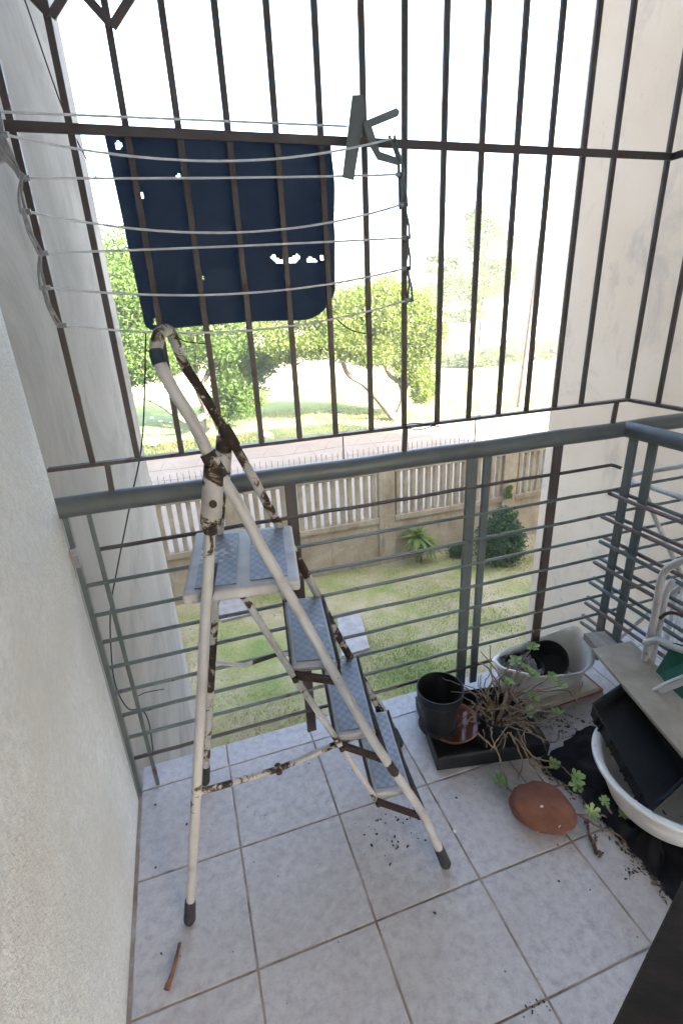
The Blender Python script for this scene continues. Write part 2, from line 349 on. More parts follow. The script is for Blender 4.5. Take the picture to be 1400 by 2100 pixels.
# ================================================================== SETTING
ZG = -2.75
WX = -0.322            # left wall
def sheet(x0, x1, y0, y1, z, nx=1, ny=1, hf=None):
    m = MB(); V = []; F = []
    for j in range(ny + 1):
        for i in range(nx + 1):
            x = x0 + (x1 - x0) * i / nx; y = y0 + (y1 - y0) * j / ny; V.append((x, y, z + (hf(x, y) if hf else 0)))
    for j in range(ny):
        for i in range(nx):
            a = j * (nx + 1) + i; F.append((a, a + 1, a + nx + 2, a + nx + 1))
    return m.add(V, F)
kind(obj('ground', sheet(-700, 700, -300, 900, ZG - 0.03), 'blown_out_field'), 'structure')
kind(obj('park_ground', sheet(-40, 60, 15.95, 30, ZG + 0.02, 60, 16, lambda x, y: 0.05 * math.sin(x * 0.7 + y) * min(1, (y - 15.95))), 'park_ground', smooth=True), 'structure')
kind(obj('road', sheet(-40, 60, 6.3, 15.75, ZG - 0.01), 'road'), 'structure')
lawn = kind(obj('lawn', sheet(-8, 14, 0.1, 6.0, ZG, 88, 24, lambda x, y: 0.02 * math.sin(x * 2.1) * math.sin(y * 1.7 + x)), 'lawn', smooth=True), 'structure')
kb = kind(obj('kerb', MB().box(-40, 60, 15.75, 15.95, ZG - 0.1, ZG + 0.11), 'kerb', bevel=0.02), 'structure')

# ---- the apartment building
bld = thing('apartment_building', 'weathered apartment block with stucco and concrete walls enclosing the balcony', 'building', (0, -1.9, ZG))
obj('wall', MB().box(-0.56, WX, -2.2, -0.035, -0.14, 2.65), 'stucco', bld, bevel=0.006)['label'] = 'rough white stucco wall left of the balcony'
obj('fin_wall', MB().box(-0.585, -0.346, -0.03, 3.42, ZG - 0.05, 9.6), 'fin_concrete', bld, bevel=0.012)['label'] = 'grey stained concrete fin beyond the left wall'
obj('fin_wall', MB().box(3.92, 4.16, -2.2, 3.10, ZG - 0.05, 9.6), 'peach_paint', bld, bevel=0.015)['label'] = 'peach painted fin wall on the right'
obj('floor_slab', MB().box(-0.34, 3.92, -2.2, 0.085, -0.15, -0.012), 'fin_concrete', bld)
obj('ceiling_slab', MB().box(-0.32, 3.915, -2.2, 0.10, 2.652, 2.80), 'plaster', bld)
obj('fill_room_wall', MB().box(-0.56, WX, -5.4, -2.21, -0.14, 2.65), 'room_bounce_paint', bld)  # unseen room behind the camera, added to send fill light onto the balcony
obj('fill_room_wall', MB().box(3.92, 4.16, -5.4, -2.21, -0.14, 2.65), 'room_bounce_paint', bld)
obj('fill_room_floor', MB().box(WX, 3.919, -5.4, -2.145, -0.15, -0.004), 'room_bounce_paint', bld)
obj('fill_room_ceiling', MB().box(-0.32, 3.915, -5.4, -2.201, 2.652, 2.80), 'room_bounce_paint', bld)
for (x0, x1, z0, z1) in ((WX, 3.919, -.01, .85), (WX, 3.919, 2.05, 2.65), (WX, .9, .851, 2.049), (2.5, 3.919, .851, 2.049)):
    obj('fill_window_wall', MB().box(x0, x1, -5.55, -5.401, z0, z1), 'room_bounce_paint', bld)  # unseen wall, window opening sized for the amount of fill light
obj('shade_storeys', MB().box(-16, 18.5, -5.55, 0.03, 2.81, 9.5), 'peach_paint', bld)  # unseen storeys, bulk and right end shaped to shade balcony, yard and road
obj('lower_storey', MB().box(-16, 18.5, -5.55, -0.2, ZG - 0.05, -0.16), 'peach_paint', bld)
obj('side_block', MB().box(-16, -0.60, -5.55, -0.1, -0.15, 2.80), 'fin_concrete', bld)
obj('side_block', MB().box(4.18, 18.5, -5.55, -0.1, -0.15, 2.80), 'peach_paint', bld)

# ---- balcony floor with its tiles
floor = kind(obj('balcony_floor', MB().box(WX + 0.001, 3.915, -2.14, 0.098, -0.011, -0.0025), 'grout'), 'structure')
TC = {}
def tile(x0, x1, y0, y1, dz=0.0):
    g = 0.003; sx = round(x1 - x0 - 2 * g, 4); sy = round(y1 - y0 - 2 * g, 4)
    if sx < 0.02 or sy < 0.02: return
    if (sx, sy) not in TC:
        a, b, e = sx / 2, sy / 2, 0.0022; z0, z1 = -0.0022, 0.0
        V = [(-a, -b, z0), (a, -b, z0), (a, b, z0), (-a, b, z0), (-a, -b, z1 - .001), (a, -b, z1 - .001), (a, b, z1 - .001), (-a, b, z1 - .001),
             (-a + e, -b + e, z1), (a - e, -b + e, z1), (a - e, b - e, z1), (-a + e, b - e, z1)]
        F = [(0, 1, 5, 4), (1, 2, 6, 5), (2, 3, 7, 6), (3, 0, 4, 7), (4, 5, 9, 8), (5, 6, 10, 9), (6, 7, 11, 10), (7, 4, 8, 11), (8, 9, 10, 11)]
        me = bpy.data.meshes.new('tile'); me.from_pydata(V, [], F); me.materials.append(M['tile']); TC[(sx, sy)] = me
    o = bpy.data.objects.new('tile', TC[(sx, sy)]); COL.objects.link(o); o.parent = floor
    o.location = ((x0 + x1) / 2, (y0 + y1) / 2, dz)
XS = [WX + 0.010, 0.0, .33, .66, .99, 1.32, 1.65, 1.98, 2.31, 2.64, 2.97, 3.30, 3.63, 3.912]
YS = [0.099, -0.012, -0.341, -0.678, -0.9725, -1.30, -1.63, -1.96]
for i in range(len(XS) - 1):
    for j in range(len(YS) - 1):
        if i > 8 and j > 3: continue
        tile(XS[i], XS[i + 1], YS[j + 1], YS[j], random.uniform(-0.0006, 0.0006) + (0.0012 if j >= 4 else 0))

# ---- front railing
rl = thing('balcony_railing', 'front balcony railing with thick green-grey handrail and thin horizontal bars', 'railing', (0.66, 0, 0))
hr = [(WX - 0.012 + (3.9 - WX) * i / 40, 0, 1.10 + 0.0015 * math.sin(i * 1.3)) for i in range(41)]
obj('handrail', MB().tube(hr, 0.0305, 20), 'green_steel', rl, smooth=True)
for k, z in enumerate((0.96, 0.851, 0.745, 0.644, 0.545, 0.445, 0.347, 0.249, 0.150)):
    m = 'brown_steel' if k in (0, 8) else 'rail_steel'
    x0 = -0.25 if k == 0 else -0.318; x1 = 1.62 if k in (0, 8) else 3.9
    pts = [(x0 + (x1 - x0) * i / 24, -0.002 + random.uniform(-.001, .001), z + random.uniform(-.0016, .0016)) for i in range(25)]
    if k in (0, 8): pts += [(1.634, -0.012, z - 0.004), (1.645, -0.03, z - 0.01)]
    obj('rail', MB().tube(pts, 0.0068, 8), m, rl, smooth=True)
for (x, wd, dp, z0, m) in ((-0.256, 0.013, 0.013, 0.0, 'rail_steel'), (0.331, 0.036, 0.012, 0.045, 'brown_steel'), (0.990, 0.040, 0.014, 0.060, 'green_steel'),
                           (1.052, 0.030, 0.012, 0.060, 'green_steel'), (1.356, 0.038, 0.012, 0.05, 'brown_steel'), (2.30, 0.036, 0.012, 0.05, 'green_steel'), (3.2, 0.036, 0.012, 0.05, 'green_steel')):
    obj('post', MB().box(x - wd / 2, x + wd / 2, -dp / 2, dp / 2, z0, 1.078), m, rl, bevel=0.0015)
obj('wall_post', MB().box(WX + 0.0005, WX + 0.014, -0.020, 0.004, 0.0, 1.075), 'green_steel', rl, bevel=0.001)
obj('bracket', MB().box(WX - 0.001, WX + 0.017, -0.034, -0.012, 0.925, 0.985).tube([(WX + .008, -.04, .955), (WX + .008, -.03, .955)], .008, 8), 'galvanised', rl, bevel=0.002)

# ---- dividing railing towards the neighbour
dv = thing('dividing_railing', 'side railing of paired rusty bars between the two balconies', 'railing', (1.66, -0.9, 0))
obj('handrail', MB().tube([(1.66, 0.0 - 2.1 * i / 20, 1.10) for i in range(21)], 0.030, 20), 'green_steel', dv, smooth=True)
for z in (0.836, 0.728, 0.617, 0.513, 0.409, 0.300, 0.192):
    for dx in (-0.024, 0.024):
        a = 0.030 + random.uniform(-.012, .012) - (0.03 if dx < 0 else 0) + (0.836 - z) * 0.06
        pts = [(1.66 + dx, a - (2.1 + a) * i / 16, z + random.uniform(-.0015, .0015)) for i in range(17)]
        obj('rail', MB().tube(pts, 0.0082, 8), 'rail_steel' if random.random() < .35 else 'mauve_steel', dv, smooth=True)
for y in (-0.050, -0.136, -0.75, -0.84, -1.5, -1.6):
    obj('post', MB().box(1.654, 1.666, y - 0.018, y + 0.018, 0.045, 1.078), 'green_steel', dv, bevel=0.0015)

# ---- security grille above the railing
gr = thing('security_grille', 'tall brown steel burglar grille standing over the front handrail', 'grille', (0.66, 0, 1.21))
ZT = 2.65
for k in range(16):
    x = -0.214 + 0.1178 * k
    if k == 15: x = 1.65
    w2 = 0.0075
    pts = MB()
    n = 10; V = []
    obj('bar', MB().bar((x + random.uniform(-.002, .002), 0, 1.213), (x + random.uniform(-.002, .002), 0, ZT), 0.0155, 0.012, (0, 1, 0)), 'brown_steel', gr, bevel=0.0015)
obj('bottom_bar', MB().bar((WX - 0.005, 0, 1.2125), (1.66, 0, 1.2125), 0.024, 0.010), 'brown_steel', gr, bevel=0.0015)
obj('cross_bar', MB().bar((WX, -0.009, 1.9825), (1.662, -0.009, 1.9825), 0.006, 0.021), 'brown_steel', gr, bevel=0.0015)
for x in (-0.183, 0.727, 1.597):
    obj('stub', MB().bar((x, 0, 1.127), (x + 0.004, 0, 1.208), 0.015, 0.012, (0, 1, 0)), 'brown_steel', gr, bevel=0.001)
obj('diagonal', MB().bar((-0.087, -0.013, 2.175), (-0.015, -0.013, 2.255), 0.017, 0.006, (0, 1, 0)), 'brown_steel', gr)
obj('diagonal', MB().bar((-0.090, -0.014, 2.178), (-0.165, -0.014, 2.255), 0.017, 0.006, (0, 1, 0)), 'brown_steel', gr)
obj('diagonal', MB().bar((0.030, -0.013, 2.168), (0.150, -0.013, 2.300), 0.017, 0.006, (0, 1, 0)), 'brown_steel', gr)
obj('diagonal', MB().bar((0.028, -0.014, 2.172), (-0.055, -0.014, 2.258), 0.017, 0.006, (0, 1, 0)), 'brown_steel', gr)
for k in range(1, 14):
    y = -0.132 * k
    obj('bar', MB().bar((1.65, y, 1.213), (1.65, y, ZT), 0.0155, 0.012, (0, 1, 0)), 'brown_steel', gr, bevel=0.0015)
obj('bottom_bar', MB().bar((1.65, -0.013, 1.2125), (1.65, -2.1, 1.2125), 0.024, 0.010), 'brown_steel', gr)
obj('cross_bar', MB().bar((1.659, -0.013, 1.9825), (1.659, -2.1, 1.9825), 0.006, 0.021), 'brown_steel', gr)

# ---- navy sheet tied outside the grille
def sheet_tarp():
    m = MB(); nx, ny = 110, 100
    TL, TR, BL, BR = PY(213, 272, .028), PY(676, 284, .028), PY(300, 680, .05), PY(696, 657, .05)
    V = []; idx = {}
    for j in range(ny + 1):
        for i in range(nx + 1):
            s, q = i / nx, j / ny
            p = Vector((TL * (1 - s) + TR * s) * (1 - q) + (BL * (1 - s) + BR * s) * q)
            p.z += 0.010 * math.sin(math.pi * s) * q ** 3 + 0.004 * math.sin(s * 9) * (1 - q) - .004 * abs(math.sin(s * 12.5)) * (1 - q) ** 4
            p.y += 0.009 * math.sin(s * 7 + q * 2) * (0.3 + q) + 0.004 * math.sin(s * 23 + 1 + q * 3) * (.4 + q) + 0.012 * q * q + .006 * math.sin(q * 11 + s * 3) * s
            p.y += .0035 * math.sin((s * 1.0 + q * .6) * 31) * math.exp(-((s - .1) / .25) ** 2) + .003 * math.sin((s - q * .8) * 27 + 2) * math.exp(-((s - .9) / .3) ** 2) + .002 * math.sin(q * 40 + 3 * math.sin(s * 5)) * q
            p.x += 0.006 * math.sin(q * 5) * s
            for (cs, cq, r) in ((1.0, 1.0, .22), (0.0, 1.0, .05), (1, 0, .04)):        # rounded corners
                ds, dq = abs(s - cs), abs(q - cq)
                if ds < r and dq < r:
                    a, b = (r - ds) / r, (r - dq) / r; d = math.hypot(a, b); mx_ = max(a, b)
                    if d > 1e-6:
                        k = mx_ / d; p.x += (1 if cs == 0 else -1) * a * (1 - k) * r * .55; p.z += (1 if cq == 1 else -1) * b * (1 - k) * r * .45
            idx[(i, j)] = len(V); V.append(p)
    F = []
    rag = [(562, 528, 4, 4), (570, 534, 6, 3), (580, 536, 6, 2), (596, 535, 6, 3), (604, 531, 8, 4), (612, 527, 4, 4), (638, 532, 6, 3), (648, 534, 5, 2), (662, 528, 3, 4), (290, 400, 1.5, 7), (366, 362, 1.5, 5), (318, 661, 3, 5), (415, 570, 3, 2)]
    H = [(PY(243, 297, .03), .0075, .0075)] + [(PY(u, v, .035), a * .00185, b * .00185) for (u, v, a, b) in rag]
    for j in range(ny):
        for i in range(nx):
            c = (V[idx[(i, j)]] + V[idx[(i + 1, j + 1)]]) / 2
            if any(((c.x - h.x) / a) ** 2 + ((c.z - h.z) / b) ** 2 < 1 for h, a, b in H): continue
            F.append((idx[(i, j)], idx[(i + 1, j)], idx[(i + 1, j + 1)], idx[(i, j + 1)]))
    return m.add(V, F)
tp = obj('hanging_sheet', sheet_tarp(), 'navy_sheet', smooth=True, origin=(0.25, 0.03, 1.55))
sd = tp.modifiers.new('thick', 'SOLIDIFY'); sd.thickness = 0.0016
tag(tp, 'dark navy plastic sheet hung outside the grille behind the drying wires', 'sheet')

# ---- clothes airer
ar = thing('clothes_airer', 'wall-mounted folding clothes airer with sagging grey wires before the grille', 'clothes airer', (0.25, -0.07, 1.57))
wires = [((-8, 229), (712, 259), 0, -.06), ((10, 276), (800, 285), 40, -.10), ((56, 365), (816, 358), 3, -.06), ((58, 434), (822, 420), 45, -.10),
         ((94, 519), (828, 488), 2, -.06), ((98, 590), (828, 551), 32, -.10), ((132, 667), (834, 616), 40, -.06)]
ends = []
for (a, b, sag, y) in wires:
    A = PY(a[0], a[1], y); B = PY(b[0], b[1], y); ends.append((A, B))
    mid = (A + B) / 2; sg = sag * 0.00115
    pts = [A.lerp(B, i / 20) + Vector((0, 0, -sg * 4 * (i / 20) * (1 - i / 20))) for i in range(21)]
    obj('wire', MB().tube(pts, 0.0026, 8), 'wire_coat', ar, smooth=True)
for side in (0, 1):
    E = [e[side] for e in ends]
    for i in range(len(E) - 1):
        a, b = E[i], E[i + 1]
        sx = -0.006 if side == 0 else 0.006
        if side == 1 and i == 0: continue
        for dy, off in ((-0.012, 0.0), (0.012, 0.006)):
            p = a + Vector((sx + off * (1 if side else -1), dy, 0.004)); q = b + Vector((sx + off * (1 if side else -1), -dy, -0.004))
            obj('arm', MB().tube(cr([p, (p + q) / 2 + Vector((sx * .8, 0, 0)), q], 4), 0.0032, 6), 'galvanised' if side == 0 else 'green_steel', ar, smooth=True)
        obj('rivet', MB().tube([b + Vector((sx * 2.5, 0, 0)), b + Vector((-sx, 0, 0))], 0.0055, 8), 'galvanised', ar, smooth=True)
# right hand bracket: slotted plate, lever and crank arm
y = -.055
def plate(pts, y0, y1):
    n = len(pts); m = MB(); V = [(p.x, y0, p.z) for p in pts] + [(p.x, y1, p.z) for p in pts]
    F = [tuple(range(n - 1, -1, -1)), tuple(range(n, 2 * n))] + [(i, (i + 1) % n, n + (i + 1) % n, n + i) for i in range(n)]
    return m.add(V, F)
P = [PY(*q, y) for q in ((719, 199), (741, 198), (745, 235), (722, 372), (699, 366))]
obj('mount_plate', plate(P, y - .012, y - .009), 'green_steel', ar, recalc=True)
P = [PY(*q, y) for q in ((740, 254), (807, 226), (814, 234), (810, 243), (756, 265))]
obj('lever', plate(P, y - .017, y - .013), 'green_steel', ar, recalc=True)
P = [PY(*q, y) for q in ((738, 258), (752, 255), (772, 316), (812, 330), (818, 340), (808, 343), (768, 332), (750, 300))]
obj('crank', plate(P, y - .023, y - .018), 'green_steel', ar, recalc=True)
obj('link', MB().tube([PY(727, 318, y), PY(718, 362, y)], .003, 6), 'green_steel', ar)
obj('rod', MB().tube(cr([PY(797, 278, y), PY(812, 315, y), PY(818, 350, y), PY(820, 430, y)], 4), .004, 6), 'green_steel', ar, smooth=True)
# left bracket hardware by the wall
P = [PY(*q, -.07) for q in ((-30, 225), (6, 232), (22, 330), (-4, 340), (-30, 300))]
obj('mount_plate', plate(P, -.085, -.075), 'galvanised', ar, recalc=True)
for q in (((-5, 285), (28, 340), (52, 362)), ((-10, 300), (14, 330), (50, 366)), ((-20, 250), (8, 280), (40, 352))):
    obj('arm', MB().tube(cr([PY(*k, -.085) for k in q], 4), .0035, 6), 'galvanised', ar, smooth=True)

# ---- thin cables
cb = MB().tube(cr([PY(48, -10, .02), PY(130, 225, .02), PY(180, 330, .05), PY(240, 440, .08)], 8), .0016, 6)
tag(obj('cable', cb, 'cable_black', smooth=True, origin=(0, 0.03, 1.9)), 'thin black cable running diagonally across the upper left grille', 'cable')
cb = MB().tube(cr([PY(299, 680, .03), PY(297, 800, .03), PY(290, 920, .03), PY(268, 1030, .03), PY(240, 1170, .03), PY(228, 1240, .03), PY(227, 1310, .03), PY(236, 1400, .03), PY(262, 1452, .03), PY(290, 1455, .03),
                  PY(305, 1480, .03), PY(313, 1530, .03), PY(314, 1545, .03)], 8), .0022, 6)
o = obj('cable', cb, 'cable_black', smooth=True, origin=(-0.2, 0.03, 0.8)); tag(o, 'black cable drooping from the navy sheet down behind the left railing', 'cable')
obj('loose_end', MB().tube(cr([PY(282, 1428, .03), PY(300, 1420, .03), PY(337, 1413, .03)], 5), .0016, 6), 'cable_black', o)
cb = MB().tube(cr([PY(350, 684, .02), PY(380, 700, .02), PY(420, 705, .02)], 6), .0018, 6)
tag(obj('cord', cb, 'cable_black', smooth=True, origin=(0.1, .02, 1.5)), 'short black cord under the lower left corner of the navy sheet', 'cord')
cb = MB().tube(cr([PY(688, 653, .02), PY(720, 677, .02), PY(765, 687, .02)], 6), .0018, 6)
tag(obj('cord', cb, 'cable_black', smooth=True, origin=(.6, .02, 1.5)), 'short black cord from the lower right corner of the navy sheet', 'cord')
cb = MB().tube(cr([PY(826, 872, -.012), PY(850, 868, -.014), PY(905, 876, -.012)], 6), .0018, 6).tube(cr([PY(826, 876, -.014), PY(860, 881, -.016), PY(900, 869, -.012)], 6), .0018, 6)
tag(obj('tie_wire', cb, 'cable_black', smooth=True, origin=(.75, -.01, 1.21)), 'black tie wire wound on the lower grille bar above a stub', 'wire')

# ================================================================== STEP LADDER
ld = thing('step_ladder', 'old folding step ladder with flaking white paint and blue-grey treads', 'ladder', (0.22, -0.33, 0))
F1, F2, B1, B2 = Vector((.587, -.611, 0)), Vector((.642, -.149, 0)), Vector((-.164, -.503, 0)), Vector((-.091, -.055, 0))
def chips(n, spans, base=0.0):
    out = []
    for i in range(n):
        q = i / (n - 1); v = base
        for (a, b, s) in spans:
            if a <= q <= b: v = max(v, s)
        out.append(v)
    return out
def dense(pts, step=0.012):
    pts = [Vector(p) for p in pts]; out = [pts[0]]
    for a, b in zip(pts, pts[1:]):
        k = max(1, int((b - a).length / step))
        out += [a.lerp(b, i / k) for i in range(1, k + 1)]
    return out
TR_ = 0.0126
# hoop of the climbing side: near rail, round the top, far rail
near = [(.5835, -.6100, .012), (.5550, -.6005, .104), (.5163, -.5876, .2236), (.4529, -.5698, .3675), (.3916, -.5527, .5029), (.3347, -.5358, .6467), (.2024, -.4956, .9968), (.1577, -.4822, 1.1119), (.1256, -.4719, 1.2045), (.0879, -.4611, 1.2932), (.0587, -.4513, 1.3865), (.0289, -.4426, 1.4585)]
top = [(.014, -.432, 1.515), (.022, -.400, 1.548), (.036, -.310, 1.556), (.046, -.215, 1.548), (.054, -.180, 1.520)]
far = [(.068, -.1645, 1.466), (.0972, -.1642, 1.4044), (.1299, -.1636, 1.3257), (.1505, -.1636, 1.2821), (.1936, -.1626, 1.1749), (.2398, -.1612, 1.0526), (.3539, -.1579, .7567), (.4121, -.1552, .5885), (.5522, -.1513, .2270), (.6380, -.150, .012)]
hp = dense(cr(near + top + far, 6), 0.012)
n = len(hp)
sp = [(0.0, .02, .2), (.05, .06, .12), (.108, .122, .6), (.33, .345, .10), (.385, .43, .17), (.405, .455, .16), (.455, .50, .38), (.50, .56, .46), (.56, .60, .55), (.575, .655, .60), (.655, .70, .36), (.70, .735, .26), (.735, .76, .5), (.80, .86, .45), (.86, .93, .36), (.93, 1, .6)]
obj('rail_hoop', MB().tube(hp, TR_, 14, at=chips(n, sp, -.02)), 'chipped_white', ld, smooth=True)
# support legs
for (b, p, s) in ((B1, Vector((.090, -.466, 1.315)), [(0.30, .37, .42), (.1, .13, .10), (.82, .9, .26), (.9, 1, .42)]), (B2, Vector((.142, -.161, 1.305)), [(0.08, .2, .42), (.2, .55, .32), (.33, .47, .6), (.55, .78, .26), (.8, .97, .42), (.97, 1, .5)])):
    pts = dense([b + Vector((0.002, 0, .012)), p], .012)
    obj('support_leg', MB().tube(pts, .0128, 12, at=chips(len(pts), s, -.02 if b is B1 else .15)), 'chipped_white', ld, smooth=True)
for f, d in ((F1, Vector((-.31, .1, 1))), (F2, Vector((-.3, 0, 1))), (B1, Vector((.18, .03, 1))), (B2, Vector((.18, -.08, 1)))):
    d = d.normalized(); a = Vector((f.x, f.y, 0.0005)); L = 0.085
    obj('rubber_foot', MB().tube([a, a + d * .008, a + d * .016, a + d * L * .45, a + d * L * .8, a + d * L], [.013, .0165, .0165, .0155, .0152, .0142], 14), 'black_rubber', ld, smooth=True)
# pivot sleeves: the leg tops are wrapped in flattened, flaking sleeves
for (b, p, nrm) in ((B1, Vector((.090, -.466, 1.315)), -1), (B2, Vector((.142, -.161, 1.305)), 1)):
    a0 = b.lerp(p, .875); a1 = b.lerp(p, .985)
    pts = dense([a0, a1], .006); k = len(pts)
    g = obj('pivot_sleeve', MB().tube([q + Vector((0, .004 * nrm, 0)) for q in pts], [.0135 + .0085 * min(1, i / 4) * (1 - .25 * (i / k) ** 3) for i in range(k)], 14, at=chips(k, [(0, .3, .42), (.3, .55, .22), (.75, 1, .5)], .30)), 'chipped_white', ld, smooth=True)
    c = b.lerp(p, .93); obj('rivet', MB().tube([c + Vector((0, nrm * .016, 0)), c + Vector((0, nrm * .030, 0))], .008, 10), 'rust_dark', g, smooth=True)
# clamps round the rails at the pivots
for i0, i1, nm in ((near[9], near[8], 'collar'), (far[3], far[4], 'collar')):
    a = Vector(i0); b = Vector(i1); d = (b - a).normalized()
    obj('collar', MB().tube([a - d * .030, a - d * .01, a + d * .028], [.0155, .0168, .0160], 14), 'rust_dark', ld, smooth=True)
tpi = min(range(n // 2), key=lambda i: abs(hp[i].z - 1.505)); obj('tape', MB().tube(hp[tpi - 1:tpi + 3], .0146, 14), 'navy_sheet', ld, smooth=True)
# platform and steps
def uvpad(name, c, parent, chip, cells):
    """c = four corners (far left, far right, near right, near left) of a rubber pad"""
    nx, ny = 6, 10; m = MB(); V = []; A = []; UV = []
    for j in range(ny + 1):
        for i in range(nx + 1):
            s, q = i / nx, j / ny
            V.append((c[0] * (1 - s) + c[1] * s) * (1 - q) + (c[3] * (1 - s) + c[2] * s) * q); A.append(chip(s, q)); UV.append((s * cells[0], q * cells[1]))
    F = [(j * (nx + 1) + i, (j + 1) * (nx + 1) + i, (j + 1) * (nx + 1) + i + 1, j * (nx + 1) + i + 1) for j in range(ny) for i in range(nx)]
    m.add(V, F, A); m.a = [a + 1e-6 for a in m.a]
    o = obj(name, m, 'step_pad', parent); me = o.data; ul = me.uv_layers.new(name='UVMap')
    for lp in me.loops: ul.data[lp.index].uv = UV[lp.vertex_index]
    s = o.modifiers.new('t', 'SOLIDIFY'); s.thickness = .003; s.offset = -1
    return o
def plate_box(c, th, inset=0.0):
    """a pressed plate with rolled skirt below corners c"""
    m = MB(); n = len(c); dn = Vector((0, 0, -th)); V = list(c) + [p + dn for p in c]
    return m.add(V, [tuple(range(n - 1, -1, -1)), tuple(range(n, 2 * n))] + [(i, (i + 1) % n, n + (i + 1) % n, n + i) for i in range(n)], [.1] * (2 * n))
def lerp4(c, s, q): return (c[0] * (1 - s) + c[1] * s) * (1 - q) + (c[3] * (1 - s) + c[2] * s) * q
zp = 1.0
pc = [PZ(401, 1092, zp), PZ(598, 1076, zp), PZ(615, 1190, zp), PZ(373, 1222, zp)]
pf = obj('platform', plate_box(pc, .028), 'chipped_white', ld, bevel=.007, seg=3, recalc=True)
pf['label'] = 'white metal top platform with two worn pads'
for p in pf.data.attributes['chip'].data: p.value = 0.0
up = Vector((0, 0, .0035))
def sub(c, s0, s1, q0, q1): return [lerp4(c, s0, q0) + up, lerp4(c, s1, q0) + up, lerp4(c, s1, q1) + up, lerp4(c, s0, q1) + up]
uvpad('tread_pad', sub(pc, .10, .45, .10, .94), pf, lambda s, q: .85 * math.exp(-((q - .42) / .26) ** 2) * (1 - .3 * s), (4, 9))
uvpad('tread_pad', sub(pc, .57, .90, .08, .92), pf, lambda s, q: .25 * math.exp(-((q - .9) / .15) ** 2) * (1 - s), (4, 9))
steps = [(.75, [(583, 1229), (659, 1223), (692, 1358), (600, 1367)]), (.475, [(660, 1360), (731, 1348), (770, 1499), (690, 1510)]), (.24, [(729, 1470), (793, 1458), (843, 1619), (768, 1628)])]
for k, (z, q) in enumerate(steps):
    c = [PZ(*p, z) for p in q]
    if k == 2: c[0] = c[3] + (c[1] - c[2]) + Vector((-.006, 0, 0))
    if k == 1: c[0] = c[3] + (c[1] - c[2]) + Vector((-.006, 0, 0))
    st = obj('step', plate_box(c, .020), 'chipped_white', ld, bevel=.004, recalc=True)
    for p in st.data.attributes['chip'].data: p.value = 0.06
    uvpad('tread_pad', sub(c, .09, .93, .03, .95), st, (lambda s, q: .5 * math.exp(-((s - .8) / .2) ** 2 - ((q - .55) / .12) ** 2)) if k == 0 else (lambda s, q: .4 * math.exp(-((q - 1) / .06) ** 2)) if k == 1 else (lambda s, q: 0.0), (3.5, 10))
    # rusty edge strips and the cross bar that hangs the step from the rails
    for a, b in ((c[0], c[3]), (c[1], c[2])):
        d = (b - a).normalized(); o2 = (lerp4(c, .5, .5) - (a + b) / 2).normalized() * -.004
        obj('edge_strip', MB().bar(a + o2 + Vector((0, 0, -.008)), b + o2 + Vector((0, 0, -.008)), .006, .026), 'rust_dark', st)
    ra = min(hp[:n // 2], key=lambda p: abs(p.z - (z - .022))); rb = min(hp[n // 2:], key=lambda p: abs(p.z - (z - .022)))
    obj('cross_bar', MB().bar(Vector((ra.x, ra.y, z - .030)), Vector((rb.x, rb.y, z - .030)), .030, .008), 'rust_dark', st)
    obj('bracket', MB().bar(c[3] + Vector((0, -.006, -.022)), Vector((ra.x, ra.y + .004, z - .03)), .008, .022), 'rust_dark', st)
# platform support bar
ra = min(hp[:n // 2], key=lambda p: abs(p.z - (zp - .03))); rb = min(hp[n // 2:], key=lambda p: abs(p.z - (zp - .03)))
obj('cross_bar', MB().bar(Vector((ra.x, ra.y, zp - .036)), Vector((rb.x, rb.y, zp - .036)), .026, .008), 'rust_dark', pf)
la = B1.lerp(Vector((.090, -.466, 1.315)), .765); lb = B2.lerp(Vector((.142, -.161, 1.305)), .76)
obj('cross_bar', MB().bar(la, lb, .026, .008), 'rust_dark', pf)
# long link joining the step corners on the near side
lk = [PZ(496, 1215, .96), PZ(603, 1386, .722), PZ(698, 1527, .450), PZ(772, 1640, .210)]
pts = []
for a, b in zip(lk, lk[1:]): pts += dense([a, b], .015)[:-1]
pts.append(lk[-1])
obj('link_bar', MB().tube([p + Vector((0, -.006, 0)) for p in pts], .0085, 8, at=chips(len(pts), [(0, .05, .4), (.33, .42, .28), (.62, .7, .4), (.93, 1, .35)], .04)), 'chipped_white', ld, smooth=True)
for p in lk: obj('rivet', MB().tube([p + Vector((0, -.02, 0)), p + Vector((0, .01, 0))], .0085, 8), 'rust_dark', ld, smooth=True)
lk2 = [p + Vector((.062, .31, 0)) for p in lk]
obj('link_bar', MB().tube([p for p in lk2], .0075, 8, at=[.25] * 4), 'chipped_white', ld, smooth=True)
# folding stays
s1 = B1.lerp(Vector((.090, -.466, 1.315)), .345); k1 = PZ(571, 1577, .40); e1 = PZ(700, 1521, .445); e2 = PZ(752, 1503, .452)
pts = dense([s1, k1, e1, e2], .012)
obj('stay', MB().tube(pts, .0085, 8, at=chips(len(pts), [(0, .2, .5), (.2, .32, .30), (.36, .6, .40), (.6, .8, .5)], .4)), 'chipped_white', ld, smooth=True)
obj('rivet', MB().tube([k1 + Vector((0, -.014, 0)), k1 + Vector((0, .014, 0))], .009, 8), 'rust_dark', ld, smooth=True)
s2 = B2.lerp(Vector((.142, -.161, 1.305)), .42); pts = dense([s2, PZ(500, 1365, .50), PZ(565, 1343, .52), PZ(610, 1340, .50)], .012)
obj('stay', MB().tube(pts, .007, 8, at=chips(len(pts), [(.5, .75, .5)], .12)), 'chipped_white', ld, smooth=True)

